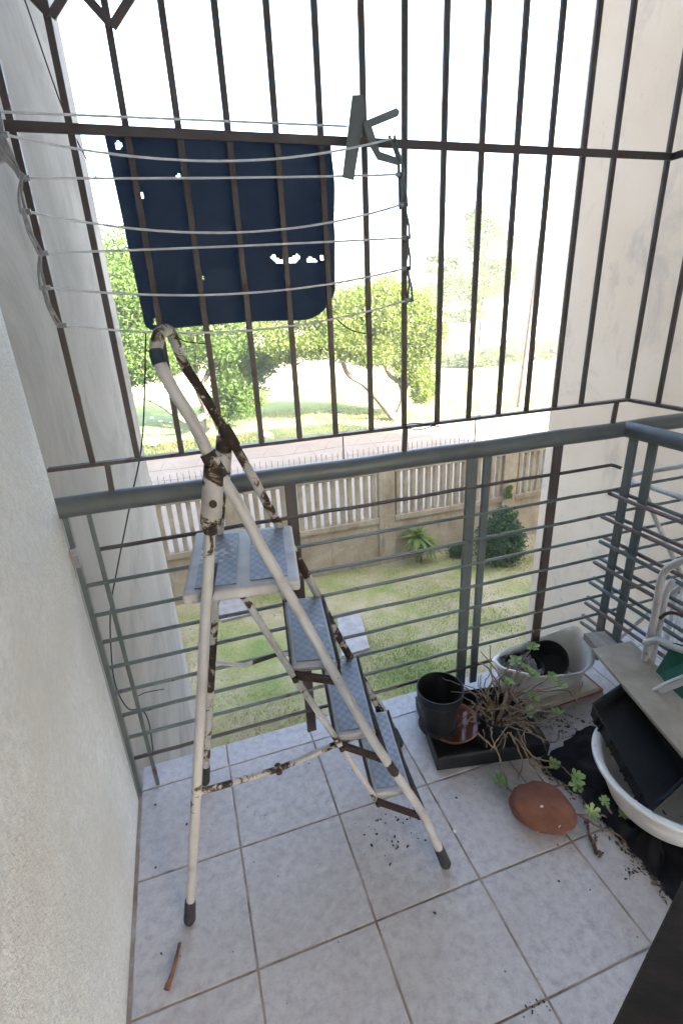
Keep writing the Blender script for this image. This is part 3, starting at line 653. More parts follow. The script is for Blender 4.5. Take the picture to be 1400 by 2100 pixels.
# ================================================================== POTS AND CLUTTER ON THE RIGHT
tr = thing('drip_tray', 'shallow black rectangular tray on the tiles holding two pots', 'tray', (0.96, -.18, 0))
c = [Vector((.782, .008, 0)), Vector((1.195, -.075, 0)), Vector((1.135, -.392, 0)), Vector((.716, -.306, 0))]
cen = sum(c, Vector()) / 4
m = MB(); H = .062
rings = [[p * .985 + cen * .015 + Vector((0, 0, .0015)) for p in c], [p + Vector((0, 0, H)) for p in c], [p * 0.965 + cen * .035 + Vector((0, 0, H + .001)) for p in c], [p * .955 + cen * .045 + Vector((0, 0, .010)) for p in c]]
V = [p for r_ in rings for p in r_]; F = [(3, 2, 1, 0), (12, 13, 14, 15)]
for k in range(3):
    for i in range(4): F.append((k * 4 + i, k * 4 + (i + 1) % 4, (k + 1) * 4 + (i + 1) % 4, (k + 1) * 4 + i))
m.add(V, F); obj('tray_body', m, 'black_plastic', tr, bevel=.003, recalc=True)
a = c[3] * .97 + cen * .03 + Vector((0, 0, H + .003)); b = c[2] * .97 + cen * .03 + Vector((0, 0, H + .003))
obj('rim_rib', MB().bar(a.lerp(b, .03), a.lerp(b, .97), .006, .004), 'black_plastic', tr, bevel=.001)

sc_c = Vector((.868, -.152, .0115))
o = thing('plant_saucer', 'terracotta saucer of water under the empty black pot', 'saucer', sc_c)
obj('dish', MB().lathe([(.078, .0), (.086, .0), (.107, .030), (.109, .033), (.105, .033), (.100, .028), (.083, .007), (.0005, .006)], sc_c, 40), 'terracotta', o, smooth=True, recalc=True)
obj('water', MB().lathe([(.097, .0225), (.0005, .0226)], sc_c, 40, close=False), 'water', o)
def pot(name, label, c, r0, r1, h, rot=None, soil=None):
    o = thing(name, label, 'plant pot', c)
    prof = [(r0, 0), (r0 + (r1 - r0) * .06, h * .05), (r0 + (r1 - r0) * .8, h * .80), (r1, h * .81), (r1 * 1.02, h * .83), (r1 * 1.025, h * .97), (r1 * 1.045, h * .985), (r1 * 1.04, h), (r1 * 1.0, h), (r1 * .985, h * .97), (r0 * .95, h * .03), (.0005, h * .03)]
    obj('pot_body', MB().lathe(prof, c, 40, rot=rot), 'black_plastic', o, smooth=True, recalc=True, ang=50)
    if soil: 
        obj('soil', MB().lathe([(r1 * .94, h * soil), (r1 * .5, h * (soil + .03)), (.0005, h * (soil + .02))], c, 28, rot=rot, close=False), 'soil', o, smooth=True)
    return o
pot('plant_pot', 'empty tall black plastic pot standing in the terracotta saucer', Vector((.812, -.144, .0190)), .058, .086, .205, soil=.12)
potb = Vector((.985, -.275, .012))
pot('plant_pot', 'black plastic pot with soil holding the straggly succulent', potb, .066, .080, .160, soil=.80)

# straggly succulent
su = thing('succulent_plant', 'straggly succulent with bare woody stems sprawling out of a black pot', 'plant', potb + Vector((0, 0, .14)))
def rosette(p, size, up, name='leaf_rosette', n=9):
    m = MB(); up = Vector(up).normalized(); e1 = up.orthogonal().normalized(); e2 = up.cross(e1)
    for ring, (cnt, ln, lift) in enumerate(((n - 2, 1.0, .35), (max(4, n - 4), .75, .9), (3, .45, 1.8))):
        for k in range(cnt):
            a = 2 * math.pi * (k + .4 * ring) / cnt + random.uniform(-.2, .2); d = (e1 * math.cos(a) + e2 * math.sin(a)); L = size * ln * random.uniform(.8, 1.15)
            d = (d + up * lift * random.uniform(.6, 1.2)).normalized(); sd_ = d.cross(up).normalized(); nn = sd_.cross(d).normalized(); W = L * .30
            b = Vector(p)
            V = [b, b + d * L * .45 - sd_ * W * .6 + nn * W * .1, b + d * L * .8 - sd_ * W * .85 + nn * W * .25, b + d * L + nn * W * .15, b + d * L * .8 + sd_ * W * .85 + nn * W * .25, b + d * L * .45 + sd_ * W * .6 + nn * W * .1, b + d * L * .6 - nn * W * .12]
            m.add(V, [(0, 1, 6), (1, 2, 6), (2, 3, 6), (3, 4, 6), (4, 5, 6), (5, 0, 6)])
    return m
P0 = potb + Vector((0, 0, .132))
def stem(pts, r0=.0042, r1=.0022, nm='stem'):
    q = cr(pts, 6); k = len(q)
    q = [p + Vector((random.uniform(-.0025, .0025), random.uniform(-.0025, .0025), random.uniform(-.002, .002))) for p in q]
    obj(nm, MB().tube(q, [r0 + (r1 - r0) * i / (k - 1) for i in range(k)], 6), 'stem', su, smooth=True)
def ros(p, size, up=(0, -.3, 1)):
    o = obj('leaf_rosette', rosette(p, size, up), 'succulent', su, smooth=False); return o
# upright / sideways shoots with rosettes (pixel, height)
for (u, v, z, s) in ((1090, 1328, .30, .034), (1055, 1357, .28, .030), (1078, 1374, .27, .030), (1040, 1400, .25, .028), (1093, 1386, .26, .026), (1130, 1388, .22, .026), (1150, 1406, .20, .024), (1092, 1432, .20, .028), (1086, 1460, .18, .024), (1140, 1464, .13, .034)):
    e = PZ(u, v, z); a = random.uniform(0, 6.28); b = P0 + Vector((math.cos(a) * .03, math.sin(a) * .03, 0))
    md = b.lerp(e, .5) + Vector((random.uniform(-.03, .03), random.uniform(-.03, .03), random.uniform(0.0, .05)))
    stem([b, md, e]); ros(e, s, (random.uniform(-.4, .4), random.uniform(-.6, .1), 1))
# shoots that hang over the tray and creep across the floor
for pts, rs in (([(975, 1500, .12), (1020, 1545, .05), (1035, 1590, .012)], None), ([(1040, 1500, .14), (1070, 1530, .10), (1090, 1570, .05), (1125, 1620, .02), (1140, 1640, .015)], None),
                ([(1010, 1480, .16), (1008, 1510, .15), (1035, 1590, .06), (1038, 1620, .02)], None),
                ([(1060, 1500, .13), (1090, 1550, .09), (1140, 1565, .06), (1180, 1598, .075)], .040), ([(1100, 1620, .02), (1150, 1610, .03), (1182, 1612, .06)], .034),
                ([(1130, 1650, .012), (1190, 1672, .012), (1212, 1666, .045)], .034), ([(1190, 1674, .012), (1230, 1672, .014), (1258, 1678, .02), (1274, 1668, .05)], .030), ([(1258, 1678, .02), (1248, 1660, .04), (1238, 1643, .07)], .026),
                ([(1060, 1640, .015), (1042, 1616, .02), (1022, 1600, .035)], .042), ([(1060, 1480, .18), (1110, 1480, .16), (1170, 1450, .15), (1190, 1410, .17), (1194, 1398, .18)], None),
                ([(1050, 1420, .2), (1100, 1420, .19), (1160, 1415, .16), (1172, 1428, .14)], None), ([(1075, 1490, .14), (1110, 1515, .10), (1140, 1520, .09), (1146, 1500, .11)], None),
                ([(1060, 1440, .2), (1020, 1380, .24), (985, 1335, .30)], None), ([(1020, 1430, .22), (1005, 1370, .28), (1006, 1325, .33)], None), ([(1030, 1420, .22), (1000, 1370, .25), (975, 1355, .25)], None),
                ([(1000, 1440, .18), (985, 1410, .20), (985, 1385, .22)], None), ([(1030, 1450, .18), (1060, 1470, .16), (1100, 1500, .11), (1120, 1540, .05)], None), ([(1035, 1470, .17), (1045, 1500, .14), (1070, 1560, .06), (1060, 1600, .02)], None),
                ([(1090, 1570, .05), (1130, 1575, .04), (1134, 1568, .05)], .030), ([(1190, 1674, .010), (1230, 1698, .010), (1270, 1715, .012), (1288, 1740, .02)], None)):
    q = [PZ(*p) for p in pts]; stem(q, .0038, .0018)
    if rs: ros(q[-1], rs * .82, (random.uniform(-.4, .3), -.5, 1))
for k in range(62):
    a = random.uniform(0, 6.28); rr = random.uniform(.02, .06); b = P0 + Vector((math.cos(a) * rr, math.sin(a) * rr, -.005))
    a2 = a + random.uniform(-1.2, 1.2); L = random.uniform(.06, .17); e = b + Vector((math.cos(a2) * L + .03, math.sin(a2) * L, random.uniform(-.06, .10)))
    stem([b, b.lerp(e, .4) + Vector((random.uniform(-.03, .03), random.uniform(-.03, .03), random.uniform(.0, .05))), e + Vector((random.uniform(-.03, .03), random.uniform(-.03, .03), 0))], random.uniform(.002, .0042), .0014)

# board stack and white tub
o = obj('floor_board', MB().frame_box((1.365, -.105, .0105), Vector((.205, 0, 0)), Vector((0, .095, 0)), Vector((0, 0, .0100))), 'red_tile', bevel=.003, origin=(1.365, -.105, 0))
tag(o, 'reddish brown tile lying flat under the cream slab', 'tile')
o = obj('cream_slab', MB().frame_box((1.345, -.110, .0335), Vector((.188, .004, 0)), Vector((-.003, .100, 0)), Vector((0, 0, .0120))), 'cream_board', bevel=.003, origin=(1.345, -.11, .021))
tag(o, 'cream coloured slab lying on the red tile under the white tub', 'slab')
TBC = Vector((1.318, -.096, .047))
def sq(a, e=.62): 
    cx, sy = math.cos(a), math.sin(a); return math.copysign(abs(cx) ** e, cx), math.copysign(abs(sy) ** e, sy)
def tubw(p, a, r, z):
    X, Y = sq(a); hx, hy = .205 * r, .102 * r
    rot = -.06; x, y_ = X * hx, Y * hy
    k = z / .15; zz = z * (1 + k * (.20 * math.sin(a * 2 + .5) + .16 * math.exp(-((a - 5.0) / .5) ** 2) * -1 + .10 * math.cos(a)))
    x += .006 * math.sin(a * 5) * k; y_ += .006 * math.sin(a * 4 + 1) * k
    return Vector((x * math.cos(rot) - y_ * math.sin(rot), x * math.sin(rot) + y_ * math.cos(rot), zz))
tb = thing('planter_tub', 'dirty white oval plastic tub with warped rim holding black pots', 'tub', TBC)
obj('tub_body', MB().lathe([(.80, 0), (.84, .004), (.90, .07), (.97, .135), (1.03, .142), (1.06, .150), (1.04, .157), (.98, .154), (.93, .135), (.86, .07), (.79, .010), (.001, .010)], TBC, 64, wob=tubw), 'white_plastic', tb, smooth=True, recalc=True, ang=60)
rt = Matrix.Rotation(RAD(-38), 3, 'Y') @ Matrix.Rotation(RAD(18), 3, 'X')
pot('plant_pot', 'black plastic pot tipped over inside the white tub, open side towards the left', Vector((1.405, -.075, .085)), .060, .080, .130, rot=rt)
pot('plant_pot', 'black pot stuffed with a grey rag inside the white tub', Vector((1.235, -.090, .060)), .060, .078, .105, soil=.5)
m = MB(); V = []; F = []; N = 26
for j in range(N + 1):
    for i in range(N + 1):
        a, b = i / N * 2 - 1, j / N * 2 - 1; r_ = math.hypot(a, b); d = max(0, 1 - r_ * r_ * .6)
        V.append(Vector((1.215 + a * .062, -.108 + b * .055, .150 + .052 * d + .014 * math.sin(a * 6 + b * 4) + .010 * math.sin(b * 9 - a * 5 + 1) + .006 * math.sin(a * 15))))
for j in range(N):
    for i in range(N): q = j * (N + 1) + i; F.append((q, q + 1, q + N + 2, q + N + 1))
o = obj('rag', m.add(V, F), 'grey_rag', smooth=True, origin=(1.215, -.108, .15)); tag(o, 'crumpled grey rag stuffed in a pot inside the white tub', 'rag')
o.modifiers.new('t', 'SOLIDIFY').thickness = .004

# stone
m = MB(); import bmesh
bm = bmesh.new(); bmesh.ops.create_icosphere(bm, subdivisions=5, radius=1)
SC = Vector((.955, -.577, .050)); rz = Matrix.Rotation(RAD(-36), 3, 'Z') @ Matrix.Rotation(RAD(4), 3, 'Y')
for v_ in bm.verts:
    p = v_.co.copy(); k = 1 - .22 * max(0, p.x) - .0 * p.y + .05 * math.sin(p.x * 3 + 1) * p.y + .03 * math.sin(p.y * 5 + p.z * 3)
    p = Vector((p.x * .104, p.y * .080 * k * (1 + .12 * math.sin(p.x * 2.2 + .4)), p.z * .062 * (1 + .15 * (-p.x))))
    nz = .006 * math.sin(v_.co.x * 4.1 + 1.3) * math.sin(v_.co.y * 3.7 + .4) + .003 * math.sin(v_.co.x * 9 + v_.co.z * 7) + .0022 * math.sin(v_.co.y * 15 + v_.co.x * 11) + .0012 * math.sin(v_.co.z * 27 + v_.co.x * 23)
    p = p * (1 + nz * .42 / .07)
    if p.z > .044: p.z = .044 + (p.z - .044) * .5
    if p.z < -.036: p.z = -.036 + (p.z + .036) * .2
    v_.co = rz @ p + SC
zmin = min(v_.co.z for v_ in bm.verts)
for v_ in bm.verts: v_.co.z += .0015 - zmin
me = bpy.data.meshes.new('stone'); bm.to_mesh(me); bm.free()
MBs = MB(); MBs.add([tuple(v_.co) for v_ in me.vertices], [tuple(p.vertices) for p in me.polygons])
tag(obj('stone', MBs, 'red_stone', smooth=True, origin=(SC.x, SC.y, 0), ang=180), 'rounded reddish brown stone lying on the tiles', 'stone')

# dark shade cloth bundled along the right
def cloth():
    out = [PZ(1105, 1560, 0), PZ(1150, 1530, 0), PZ(1190, 1497, 0), PZ(1235, 1488, 0), Vector((1.45, -.36, 0)), Vector((1.60, -.50, 0)), Vector((1.61, -1.12, 0)), Vector((1.16, -1.12, 0)), PZ(1392, 1870, 0), PZ(1350, 1812, 0), PZ(1300, 1755, 0), PZ(1262, 1715, 0), PZ(1225, 1672, 0), PZ(1175, 1625, 0), PZ(1130, 1590, 0)]
    cen = Vector((1.33, -.68, 0)); m = MB(); V = []; F = []; K = 12; n = len(cr(out + [out[0]], 5)) - 1; B = cr(out + [out[0]], 5)[:-1]
    for j in range(K + 1):
        q = j / K
        for i, b in enumerate(B):
            p = b.lerp(cen, q); h = .004 + (.030 * min(1, q * 5)) * (0.75 + .25 * math.sin(p.x * 31 + 2 * p.y)) * (1 if q < .6 else 1)
            h += min(1, q * 6) * (.010 * math.sin(p.x * 47 + p.y * 22) + .009 * math.sin(p.y * 58 - p.x * 20 + 1) + .005 * math.sin(p.x * 110 + p.y * 90))
            p = p + Vector((.006 * math.sin(i * 1.7) * (1 - q), .006 * math.sin(i * 2.3) * (1 - q), 0)); V.append(Vector((p.x, p.y, max(.002, h))))
    n = len(B)
    for j in range(K):
        for i in range(n): i2 = (i + 1) % n; F.append((j * n + i, j * n + i2, (j + 1) * n + i2, (j + 1) * n + i))
    return m.add(V, F)
o = obj('shade_cloth', cloth(), 'mesh_cloth', smooth=True, origin=(1.33, -.68, 0), recalc=True, ang=180); tag(o, 'crumpled black shade netting spread on the floor under the white basin', 'netting')

# white basin
BC = Vector((1.338, -.697, .040))
bs = thing('basin', 'large round white enamel basin resting on the black netting', 'basin', BC)
obj('bowl', MB().lathe([(.125, 0), (.15, .004), (.175, .03), (.200, .09), (.213, .140), (.232, .150), (.238, .157), (.236, .164), (.228, .166), (.214, .160), (.204, .146), (.190, .09), (.165, .034), (.14, .010), (.001, .010)], BC, 72), 'enamel', bs, smooth=True, recalc=True, ang=60)
# black seed tray tipped into the basin
def seed_tray():
    a = PZ(1205, 1463, .222); b = PZ(1322, 1680, .150); L = b - a; ld_ = L.normalized()
    side = PZ(1268, 1424, .262) - PZ(1226, 1429, .268); side = Vector((.225, .050, .010)); up_ = (ld_.cross(side)).normalized()
    if up_.z < 0: up_ = -up_
    H = .052; c0 = [a, a + side, b + side, b]
    return c0, up_ * H
c0, UPv = seed_tray(); cen = sum(c0, Vector()) / 4
rings = [[p.lerp(cen, .05) for p in c0], [p + UPv for p in c0], [p.lerp(cen, -.02) + UPv * 1.0 for p in c0], [p.lerp(cen, -.02) + UPv * 1.06 for p in c0], [p.lerp(cen, .03) + UPv * 1.06 for p in c0], [p.lerp(cen, .09) + UPv * .08 for p in c0]]
m = MB(); V = [p for r_ in rings for p in r_]; F = [(3, 2, 1, 0), (20, 21, 22, 23)]
for k in range(5):
    for i in range(4): F.append((k * 4 + i, k * 4 + (i + 1) % 4, (k + 1) * 4 + (i + 1) % 4, (k + 1) * 4 + i))
st = thing('seed_tray', 'long black plastic seed tray tilted inside the white basin', 'tray', cen)
obj('tray_body', m.add(V, F), 'black_plastic', st, bevel=.0025, recalc=True)
for q in (.12, .2, .36, .44, .6, .68, .84):
    p = c0[0].lerp(c0[3], q); obj('rib', MB().bar(p + UPv * .08, p + UPv * .95, .006, .006, UPv.cross(c0[3] - c0[0])), 'black_plastic', st)

# boards across the basin
o = obj('board', MB().frame_box((1.425, -.62, .288), Vector((.086, -.012, .004)), Vector((.099, .382, -.004)), Vector((0, 0, .007))), 'chip_board', bevel=.0015, origin=(1.425, -.62, .281))
tag(o, 'beige chipboard plank lying across the basin and the black seed tray', 'board')
o = obj('plank', MB().frame_box((1.462, -.52, .262), Vector((.045, -.010, .0)), Vector((.088, .40, -.012)), Vector((0, 0, .0155))), 'old_plank', bevel=.003, origin=(1.462, -.52, .25))
tag(o, 'weathered grey wooden plank showing under the far end of the chipboard', 'plank')
for q in ((1.548, -.235), (1.50, -.47)):
    pass
o = obj('panel', MB().frame_box((1.515, -.74, .302), Vector((.055, -.02, .012)), Vector((.075, .30, .0)), Vector((0, 0, .006))), 'pale_panel', bevel=.0015, origin=(1.515, -.74, .296))
tag(o, 'pale grey panel resting on the chipboard beside the green chair', 'panel')

# ---- folded garden chair against the dividing railing
ch = thing('folded_chair', 'folded white tubular garden chair with green mesh, paint flaking', 'chair', (1.55, -.55, .29))
fr = [PX(1306, 1415, 1.575), PX(1330, 1310, 1.55), PX(1341, 1268, 1.55), PX(1352, 1200, 1.55), PX(1362, 1172, 1.55), PX(1380, 1158, 1.55), PX(1400, 1150, 1.55), PX(1450, 1140, 1.55)]
p_ = dense(cr(fr, 6), .012); obj('frame_tube', MB().tube(p_, .0125, 12, at=chips(len(p_), [(.06, .24, .34), (.24, .3, .2)], .03)), 'chipped_white', ch, smooth=True)
fr = [PX(1322, 1420, 1.59), PX(1337, 1350, 1.59), PX(1352, 1280, 1.60), PX(1366, 1215, 1.60), PX(1378, 1190, 1.60)]
p_ = dense(cr(fr, 6), .012); obj('frame_tube', MB().tube(p_, .0105, 10, at=chips(len(p_), [(0, .5, .12)], .08)), 'chipped_white', ch, smooth=True)
p_ = dense([PX(1322, 1318, 1.54), PX(1350, 1312, 1.54), PX(1380, 1326, 1.53), PX(1440, 1345, 1.53)], .012); obj('cross_tube', MB().tube(p_, .0135, 12, at=chips(len(p_), [(0, .3, .22)], .05)), 'chipped_white', ch, smooth=True)
obj('handle', MB().tube(cr([PX(1352, 1268, 1.53), PX(1366, 1258, 1.53), PX(1384, 1258, 1.53), PX(1410, 1268, 1.53)], 5), .006, 8), 'rust_dark', ch, smooth=True)
V = [PX(1383, 1318, 1.535), PX(1450, 1335, 1.53), PX(1460, 1560, 1.50), PX(1400, 1478, 1.50), PX(1362, 1412, 1.525), PX(1340, 1388, 1.545)]
m = MB().poly(V); o = obj('mesh_seat', m, 'green_mesh', ch); sm = o.modifiers.new('t', 'SOLIDIFY'); sm.thickness = .008
a, b, c_ = PX(1298, 1434, 1.455), PX(1328, 1423, 1.455), PX(1410, 1382, 1.47)
obj('bracket', MB().bar(a, b, .020, .004, (0, -.4, 1)).tube([PX(1322, 1424, 1.452), PX(1360, 1402, 1.46), c_], .0045, 8).bar(PX(1350, 1418, 1.46), PX(1415, 1392, 1.475), .003, .020, (0, 0, 1)), 'wire_coat', ch)
obj('end_cap', MB().bar(PX(1302, 1378, 1.58), PX(1312, 1362, 1.58), .03, .03), 'cream_board', ch, bevel=.004)

# ---- the neighbour's white tubular stand
nb = thing('tubular_stand', "white tubular folding stand on the neighbour's balcony floor", 'stand', (1.95, -.15, 0))
p_ = cr([PX(1440, 945, 1.98), PX(1400, 955, 1.95), PX(1310, 970, 1.86), PX(1293, 975, 1.83), PX(1290, 982, 1.82), PX(1300, 990, 1.81), PX(1330, 998, 1.80), PX(1400, 1022, 1.78), PX(1460, 1042, 1.76)], 6)
obj('seat_hoop', MB().tube(p_, .0105, 10, at=chips(len(p_), [(.3, .36, .3), (.6, .75, .28)], .03)), 'chipped_white', nb, smooth=True)
p_ = dense([PX(1318, 1000, 1.83), PX(1345, 1070, 1.86), PX(1396, 1180, 1.92), PX(1440, 1270, 1.99)], .015); obj('leg', MB().tube(p_, .0095, 10, at=chips(len(p_), [(.4, .5, .3)], .03)), 'chipped_white', nb, smooth=True)
p_ = dense([PZ(1237, 1338, .035), PX(1300, 1282, 1.83), PX(1356, 1233, 1.86), PX(1440, 1165, 1.92)], .015); obj('leg', MB().tube(p_, .0095, 10, at=chips(len(p_), [(.8, 1, .2)], .02)), 'chipped_white', nb, smooth=True)
f0 = PZ(1240, 1350, 0.0); obj('rubber_foot', MB().tube(cr([f0, f0 + Vector((-.004, .006, .015)), PZ(1237, 1338, .035), PZ(1243, 1331, .045)], 4), .013, 10), 'terracotta', nb, smooth=True)
obj('leg', MB().tube([Vector((2.15, -.35, .001)), PX(1440, 1165, 1.92)], .0095, 10), 'chipped_white', nb, smooth=True)
for k, (u0, u1) in enumerate(((1372, 1360), (1392, 1378))):
    tag(obj('pale_slat', MB().bar(PX(u0 + 14, 1190, 2.05), PX(u1, 1330, 2.05), .03, .012), 'wire_coat', nb), 'x', 'y') if False else obj('slat', MB().bar(PX(u0 + 14, 1190, 2.05), PX(u1, 1335, 2.05), .03, .012), 'wire_coat', nb)

# ---- dark wooden board in the near right corner
e0 = PZ(1400, 1806, .62); e1_ = PZ(1258, 2110, .62)
p0, p1 = PZ(1430, 1760, .34), PZ(1262, 2128, .80)
dd = (p1 - p0).normalized(); sdv = Vector((.9, -.45, .1)); sdv = (sdv - dd * sdv.dot(dd)).normalized(); nn = dd.cross(sdv)
lw = thing('door_leaf', 'dark brown wooden door edge close by in the lower right corner', 'door', p0)
obj('stile', MB().frame_box((p0 + p1) / 2 + sdv * .045, sdv * .045, nn * .018, dd * ((p1 - p0).length / 2 + .25)), 'dark_wood', lw, bevel=.006)
obj('panel', MB().frame_box((p0 + p1) / 2 + sdv * .22, sdv * .14, nn * .010, dd * ((p1 - p0).length / 2 + .25)), 'dark_wood', lw)
obj('moulding', MB().frame_box((p0 + p1) / 2 + sdv * .092, sdv * .008, nn * .021, dd * ((p1 - p0).length / 2 + .25)), 'dark_wood', lw, bevel=.004)

# ---- little things on the tiles
q = [PZ(369, 1934, .004), PZ(363, 1960, .006), PZ(354, 1995, .005), PZ(341, 2030, .004)]
o = obj('stick', MB().tube(cr(q, 6), [.0042] * 6 + [.005] * 7 + [.006] * 3 + [.0075] * 3, 7), 'bark_red', smooth=True, origin=q[1]); tag(o, 'thin reddish brown stick on the tiles by the left wall', 'stick')
q = [PZ(1204, 1695, .006), PZ(1208, 1715, .008), PZ(1218, 1735, .008), PZ(1222, 1752, .006)]
tw = thing('twig', 'dark dry twig on the tiles beside the stone', 'twig', q[0])
obj('stem', MB().tube(cr(q, 5), [.004] * 6 + [.006] * 10, 6), 'dead_leaf', tw, smooth=True)
for k in range(9):
    p = q[k % 4] + Vector((random.uniform(-.012, .012), random.uniform(-.012, .012), .003)); obj('dry_leaf', rosette(p, .014, (random.uniform(-1, 1), random.uniform(-1, 1), .6), n=4), 'dead_leaf', tw)
m = MB()
for k in range(130):
    if k < 45: p = PZ(random.gauss(800, 45), random.gauss(1690, 30), 0)
    elif k < 65: p = PZ(random.gauss(1294, 10), random.gauss(1790, 10), 0)
    elif k < 80: p = PZ(random.gauss(1100, 12), random.gauss(2068, 8), 0)
    else: p = Vector((random.uniform(-.3, 1.2), random.uniform(-1.0, -.05), 0))
    s = random.choice((.0012, .0015, .0018, .0025, .003)) * random.uniform(.7, 1.2); a = random.uniform(0, 3.14)
    m.frame_box((p.x, p.y, .0005 + s * .4), Vector((math.cos(a), math.sin(a), 0)) * s * random.uniform(.8, 1.6), Vector((-math.sin(a), math.cos(a), 0)) * s * .7, Vector((0, 0, s * .4)))
kind(tag(obj('crumbs', m, 'soil', bevel=0), 'dark soil crumbs scattered over the floor tiles', 'debris'), 'stuff')
m = MB(); edge_ = cr([PZ(1105, 1560, 0), PZ(1130, 1592, 0), PZ(1175, 1627, 0), PZ(1225, 1674, 0), PZ(1262, 1717, 0), PZ(1300, 1757, 0), PZ(1350, 1814, 0), PZ(1392, 1872, 0)], 12)
for k in range(420):
    e = random.choice(edge_) if k < 300 else PZ(random.gauss(1140, 35), random.gauss(1480, 18), 0); p = e + Vector((random.gauss(0, .012), random.gauss(0, .012), 0)); s = random.uniform(.0015, .0055)
    if k % 3: m.frame_box((p.x, p.y, .001 + s * .4), Vector((random.uniform(-1, 1), random.uniform(-1, 1), .2)).normalized() * s, Vector((random.uniform(-1, 1), random.uniform(-1, 1), .2)).normalized() * s * .7, Vector((0, 0, s * .4)))
    else: m.add([p + Vector((0, 0, .003)), p + Vector((random.uniform(-.01, .01), random.uniform(-.01, .01), random.uniform(.002, .010))), p + Vector((random.uniform(-.012, .012), random.uniform(-.012, .012), .003))], [(0, 1, 2)])
kind(tag(obj('leaf_litter', m, 'dead_leaf'), 'dark leaf litter and soil along the edge of the netting', 'debris'), 'stuff')
p = PZ(932, 1705, .004); o = obj('pebble', MB().lathe([(.003, 0), (.0055, .002), (.005, .006), (.001, .008)], p - Vector((0, 0, .004)), 8), 'litter_white', smooth=True, origin=p); tag(o, 'tiny white pebble on the grout line between tiles', 'pebble')

# ================================================================== YARD
fe = thing('concrete_fence', 'weathered precast concrete fence with vertical slats between yard and road', 'fence', (3.2, 6.05, ZG))
FY = 6.08
PXS = [-4.65, -2.05, 0.575, 3.18, 5.67, 8.25, 10.85]
for x in PXS:
    obj('post', MB().box(x - .15, x + .15, FY - .064, FY + .07, ZG - .05, -.90), 'fence_concrete', fe, bevel=.015)
for a, b in zip(PXS, PXS[1:]):
    x0, x1 = a + .152, b - .152
    obj('base_panel', MB().box(x0, x1, FY - .03, FY + .05, ZG - .05, -1.95), 'fence_concrete', fe, bevel=.01)
    obj('mid_rail', MB().box(x0, x1, FY - .06, FY + .06, -1.948, -1.842), 'fence_concrete', fe, bevel=.01)
    obj('top_rail', MB().box(x0, x1, FY - .06, FY + .06, -1.040, -.925), 'fence_concrete', fe, bevel=.012)
    n_ = int((x1 - x0) / .137); pt = (x1 - x0) / n_; sl_me = None
    for k in range(n_):
        xc = x0 + pt * (k + .5)
        if sl_me is None:
            mm = MB().box(-.037, .037, -.045, .045, -.40, .40); so_ = obj('slat', mm, 'fence_concrete', None, bevel=.006); sl_me = so_.data; so_.parent = fe
            so_.location = Vector((xc, FY, -1.441)) - fe.location
        else:
            s2 = bpy.data.objects.new('slat', sl_me); COL.objects.link(s2); s2.parent = fe; s2.location = Vector((xc + random.uniform(-.006, .006), FY, -1.441)) - fe.location
            bv = s2.modifiers.new('bevel', 'BEVEL'); bv.width = .006; bv.segments = 1
m = MB()
for k in range(170):
    x = -4.5 + k * .09; m.tube([(x, FY, -.93), (x + random.uniform(-.01, .01), FY, -.58 + random.uniform(-.02, .02))], [.006, .0035], 4)
kind(obj('spikes', m, 'spike', fe), 'stuff')
for x in (.60, 2.45, 4.9, 7.2):
    obj('wire_post', MB().tube([(x, FY, -.93), (x, FY, -.25)], .012, 6).tube([(x - .1, FY, -.25), (x + .1, FY, -.25)], .008, 5), 'spike', fe)
m = MB()
for z in (-.32, -.5, -.66): m.tube([(-4.6 + i * .5, FY + .01 * math.sin(i), z + .012 * math.sin(i * 1.9)) for i in range(32)], .0028, 4)
p_ = [(-4.5 + i * .045, FY + .14 * math.cos(i * .55), -.52 + .14 * math.sin(i * .55)) for i in range(330)]; m.tube(p_, .0017, 4)
kind(obj('razor_wire', m, 'galvanised', fe), 'stuff')

# stone slabs in the lawn
cc = [PZ(690, 1262, ZG), PZ(738, 1262, ZG), PZ(758, 1334, ZG), PZ(700, 1352, ZG)]
o = obj('paving_slab', plate_box([p + Vector((0, 0, .05)) for p in reversed(cc)], .08), 'slab_stone', bevel=.01, recalc=True, origin=sum(cc, Vector()) / 4); tag(o, 'grey concrete slab in the lawn right of the ladder treads', 'slab')
cc = [PZ(440, 1228, ZG), PZ(505, 1218, ZG), PZ(520, 1262, ZG), PZ(455, 1278, ZG)]
o = obj('paving_slab', plate_box([p + Vector((0, 0, .05)) for p in reversed(cc)], .08), 'slab_stone', bevel=.01, recalc=True, origin=sum(cc, Vector()) / 4); tag(o, 'grey concrete slab in the lawn seen between the ladder legs', 'slab')

def ribbon_leaves(center, n, L, W, droop, upb):
    m = MB()
    for k in range(n):
        a = 2.399 * k + random.uniform(-.3, .3); el = random.uniform(*upb); l = L * random.uniform(.7, 1.15); d = Vector((math.cos(a), math.sin(a), 0)); sd_ = Vector((-d.y, d.x, 0))
        base = Vector(center) + Vector((0, 0, random.uniform(-.06, .04))); V = []
        for i in range(5):
            q = i / 4; p = base + d * (l * q * math.cos(el)) + Vector((0, 0, l * q * math.sin(el) - droop * l * q * q)); w_ = W * (0.35 + 1.3 * q if q < .5 else 2 * (1 - q) * 1.0) * .5 + .002
            V += [p - sd_ * w_, p + sd_ * w_ + Vector((0, 0, .004))]
        m.add(V, [(2 * i, 2 * i + 1, 2 * i + 3, 2 * i + 2) for i in range(4)])
    return m
sap = PZ(858, 1153, ZG)
o = thing('young_palm', 'young leafy palm-like plant growing at the foot of the fence', 'plant', sap)
obj('trunk', MB().tube(cr([sap, sap + Vector((.01, 0, .2)), sap + Vector((-.02, 0, .42))], 5), [.055] * 4 + [.045] * 4 + [.04] * 3, 8), 'bark', o, smooth=True)
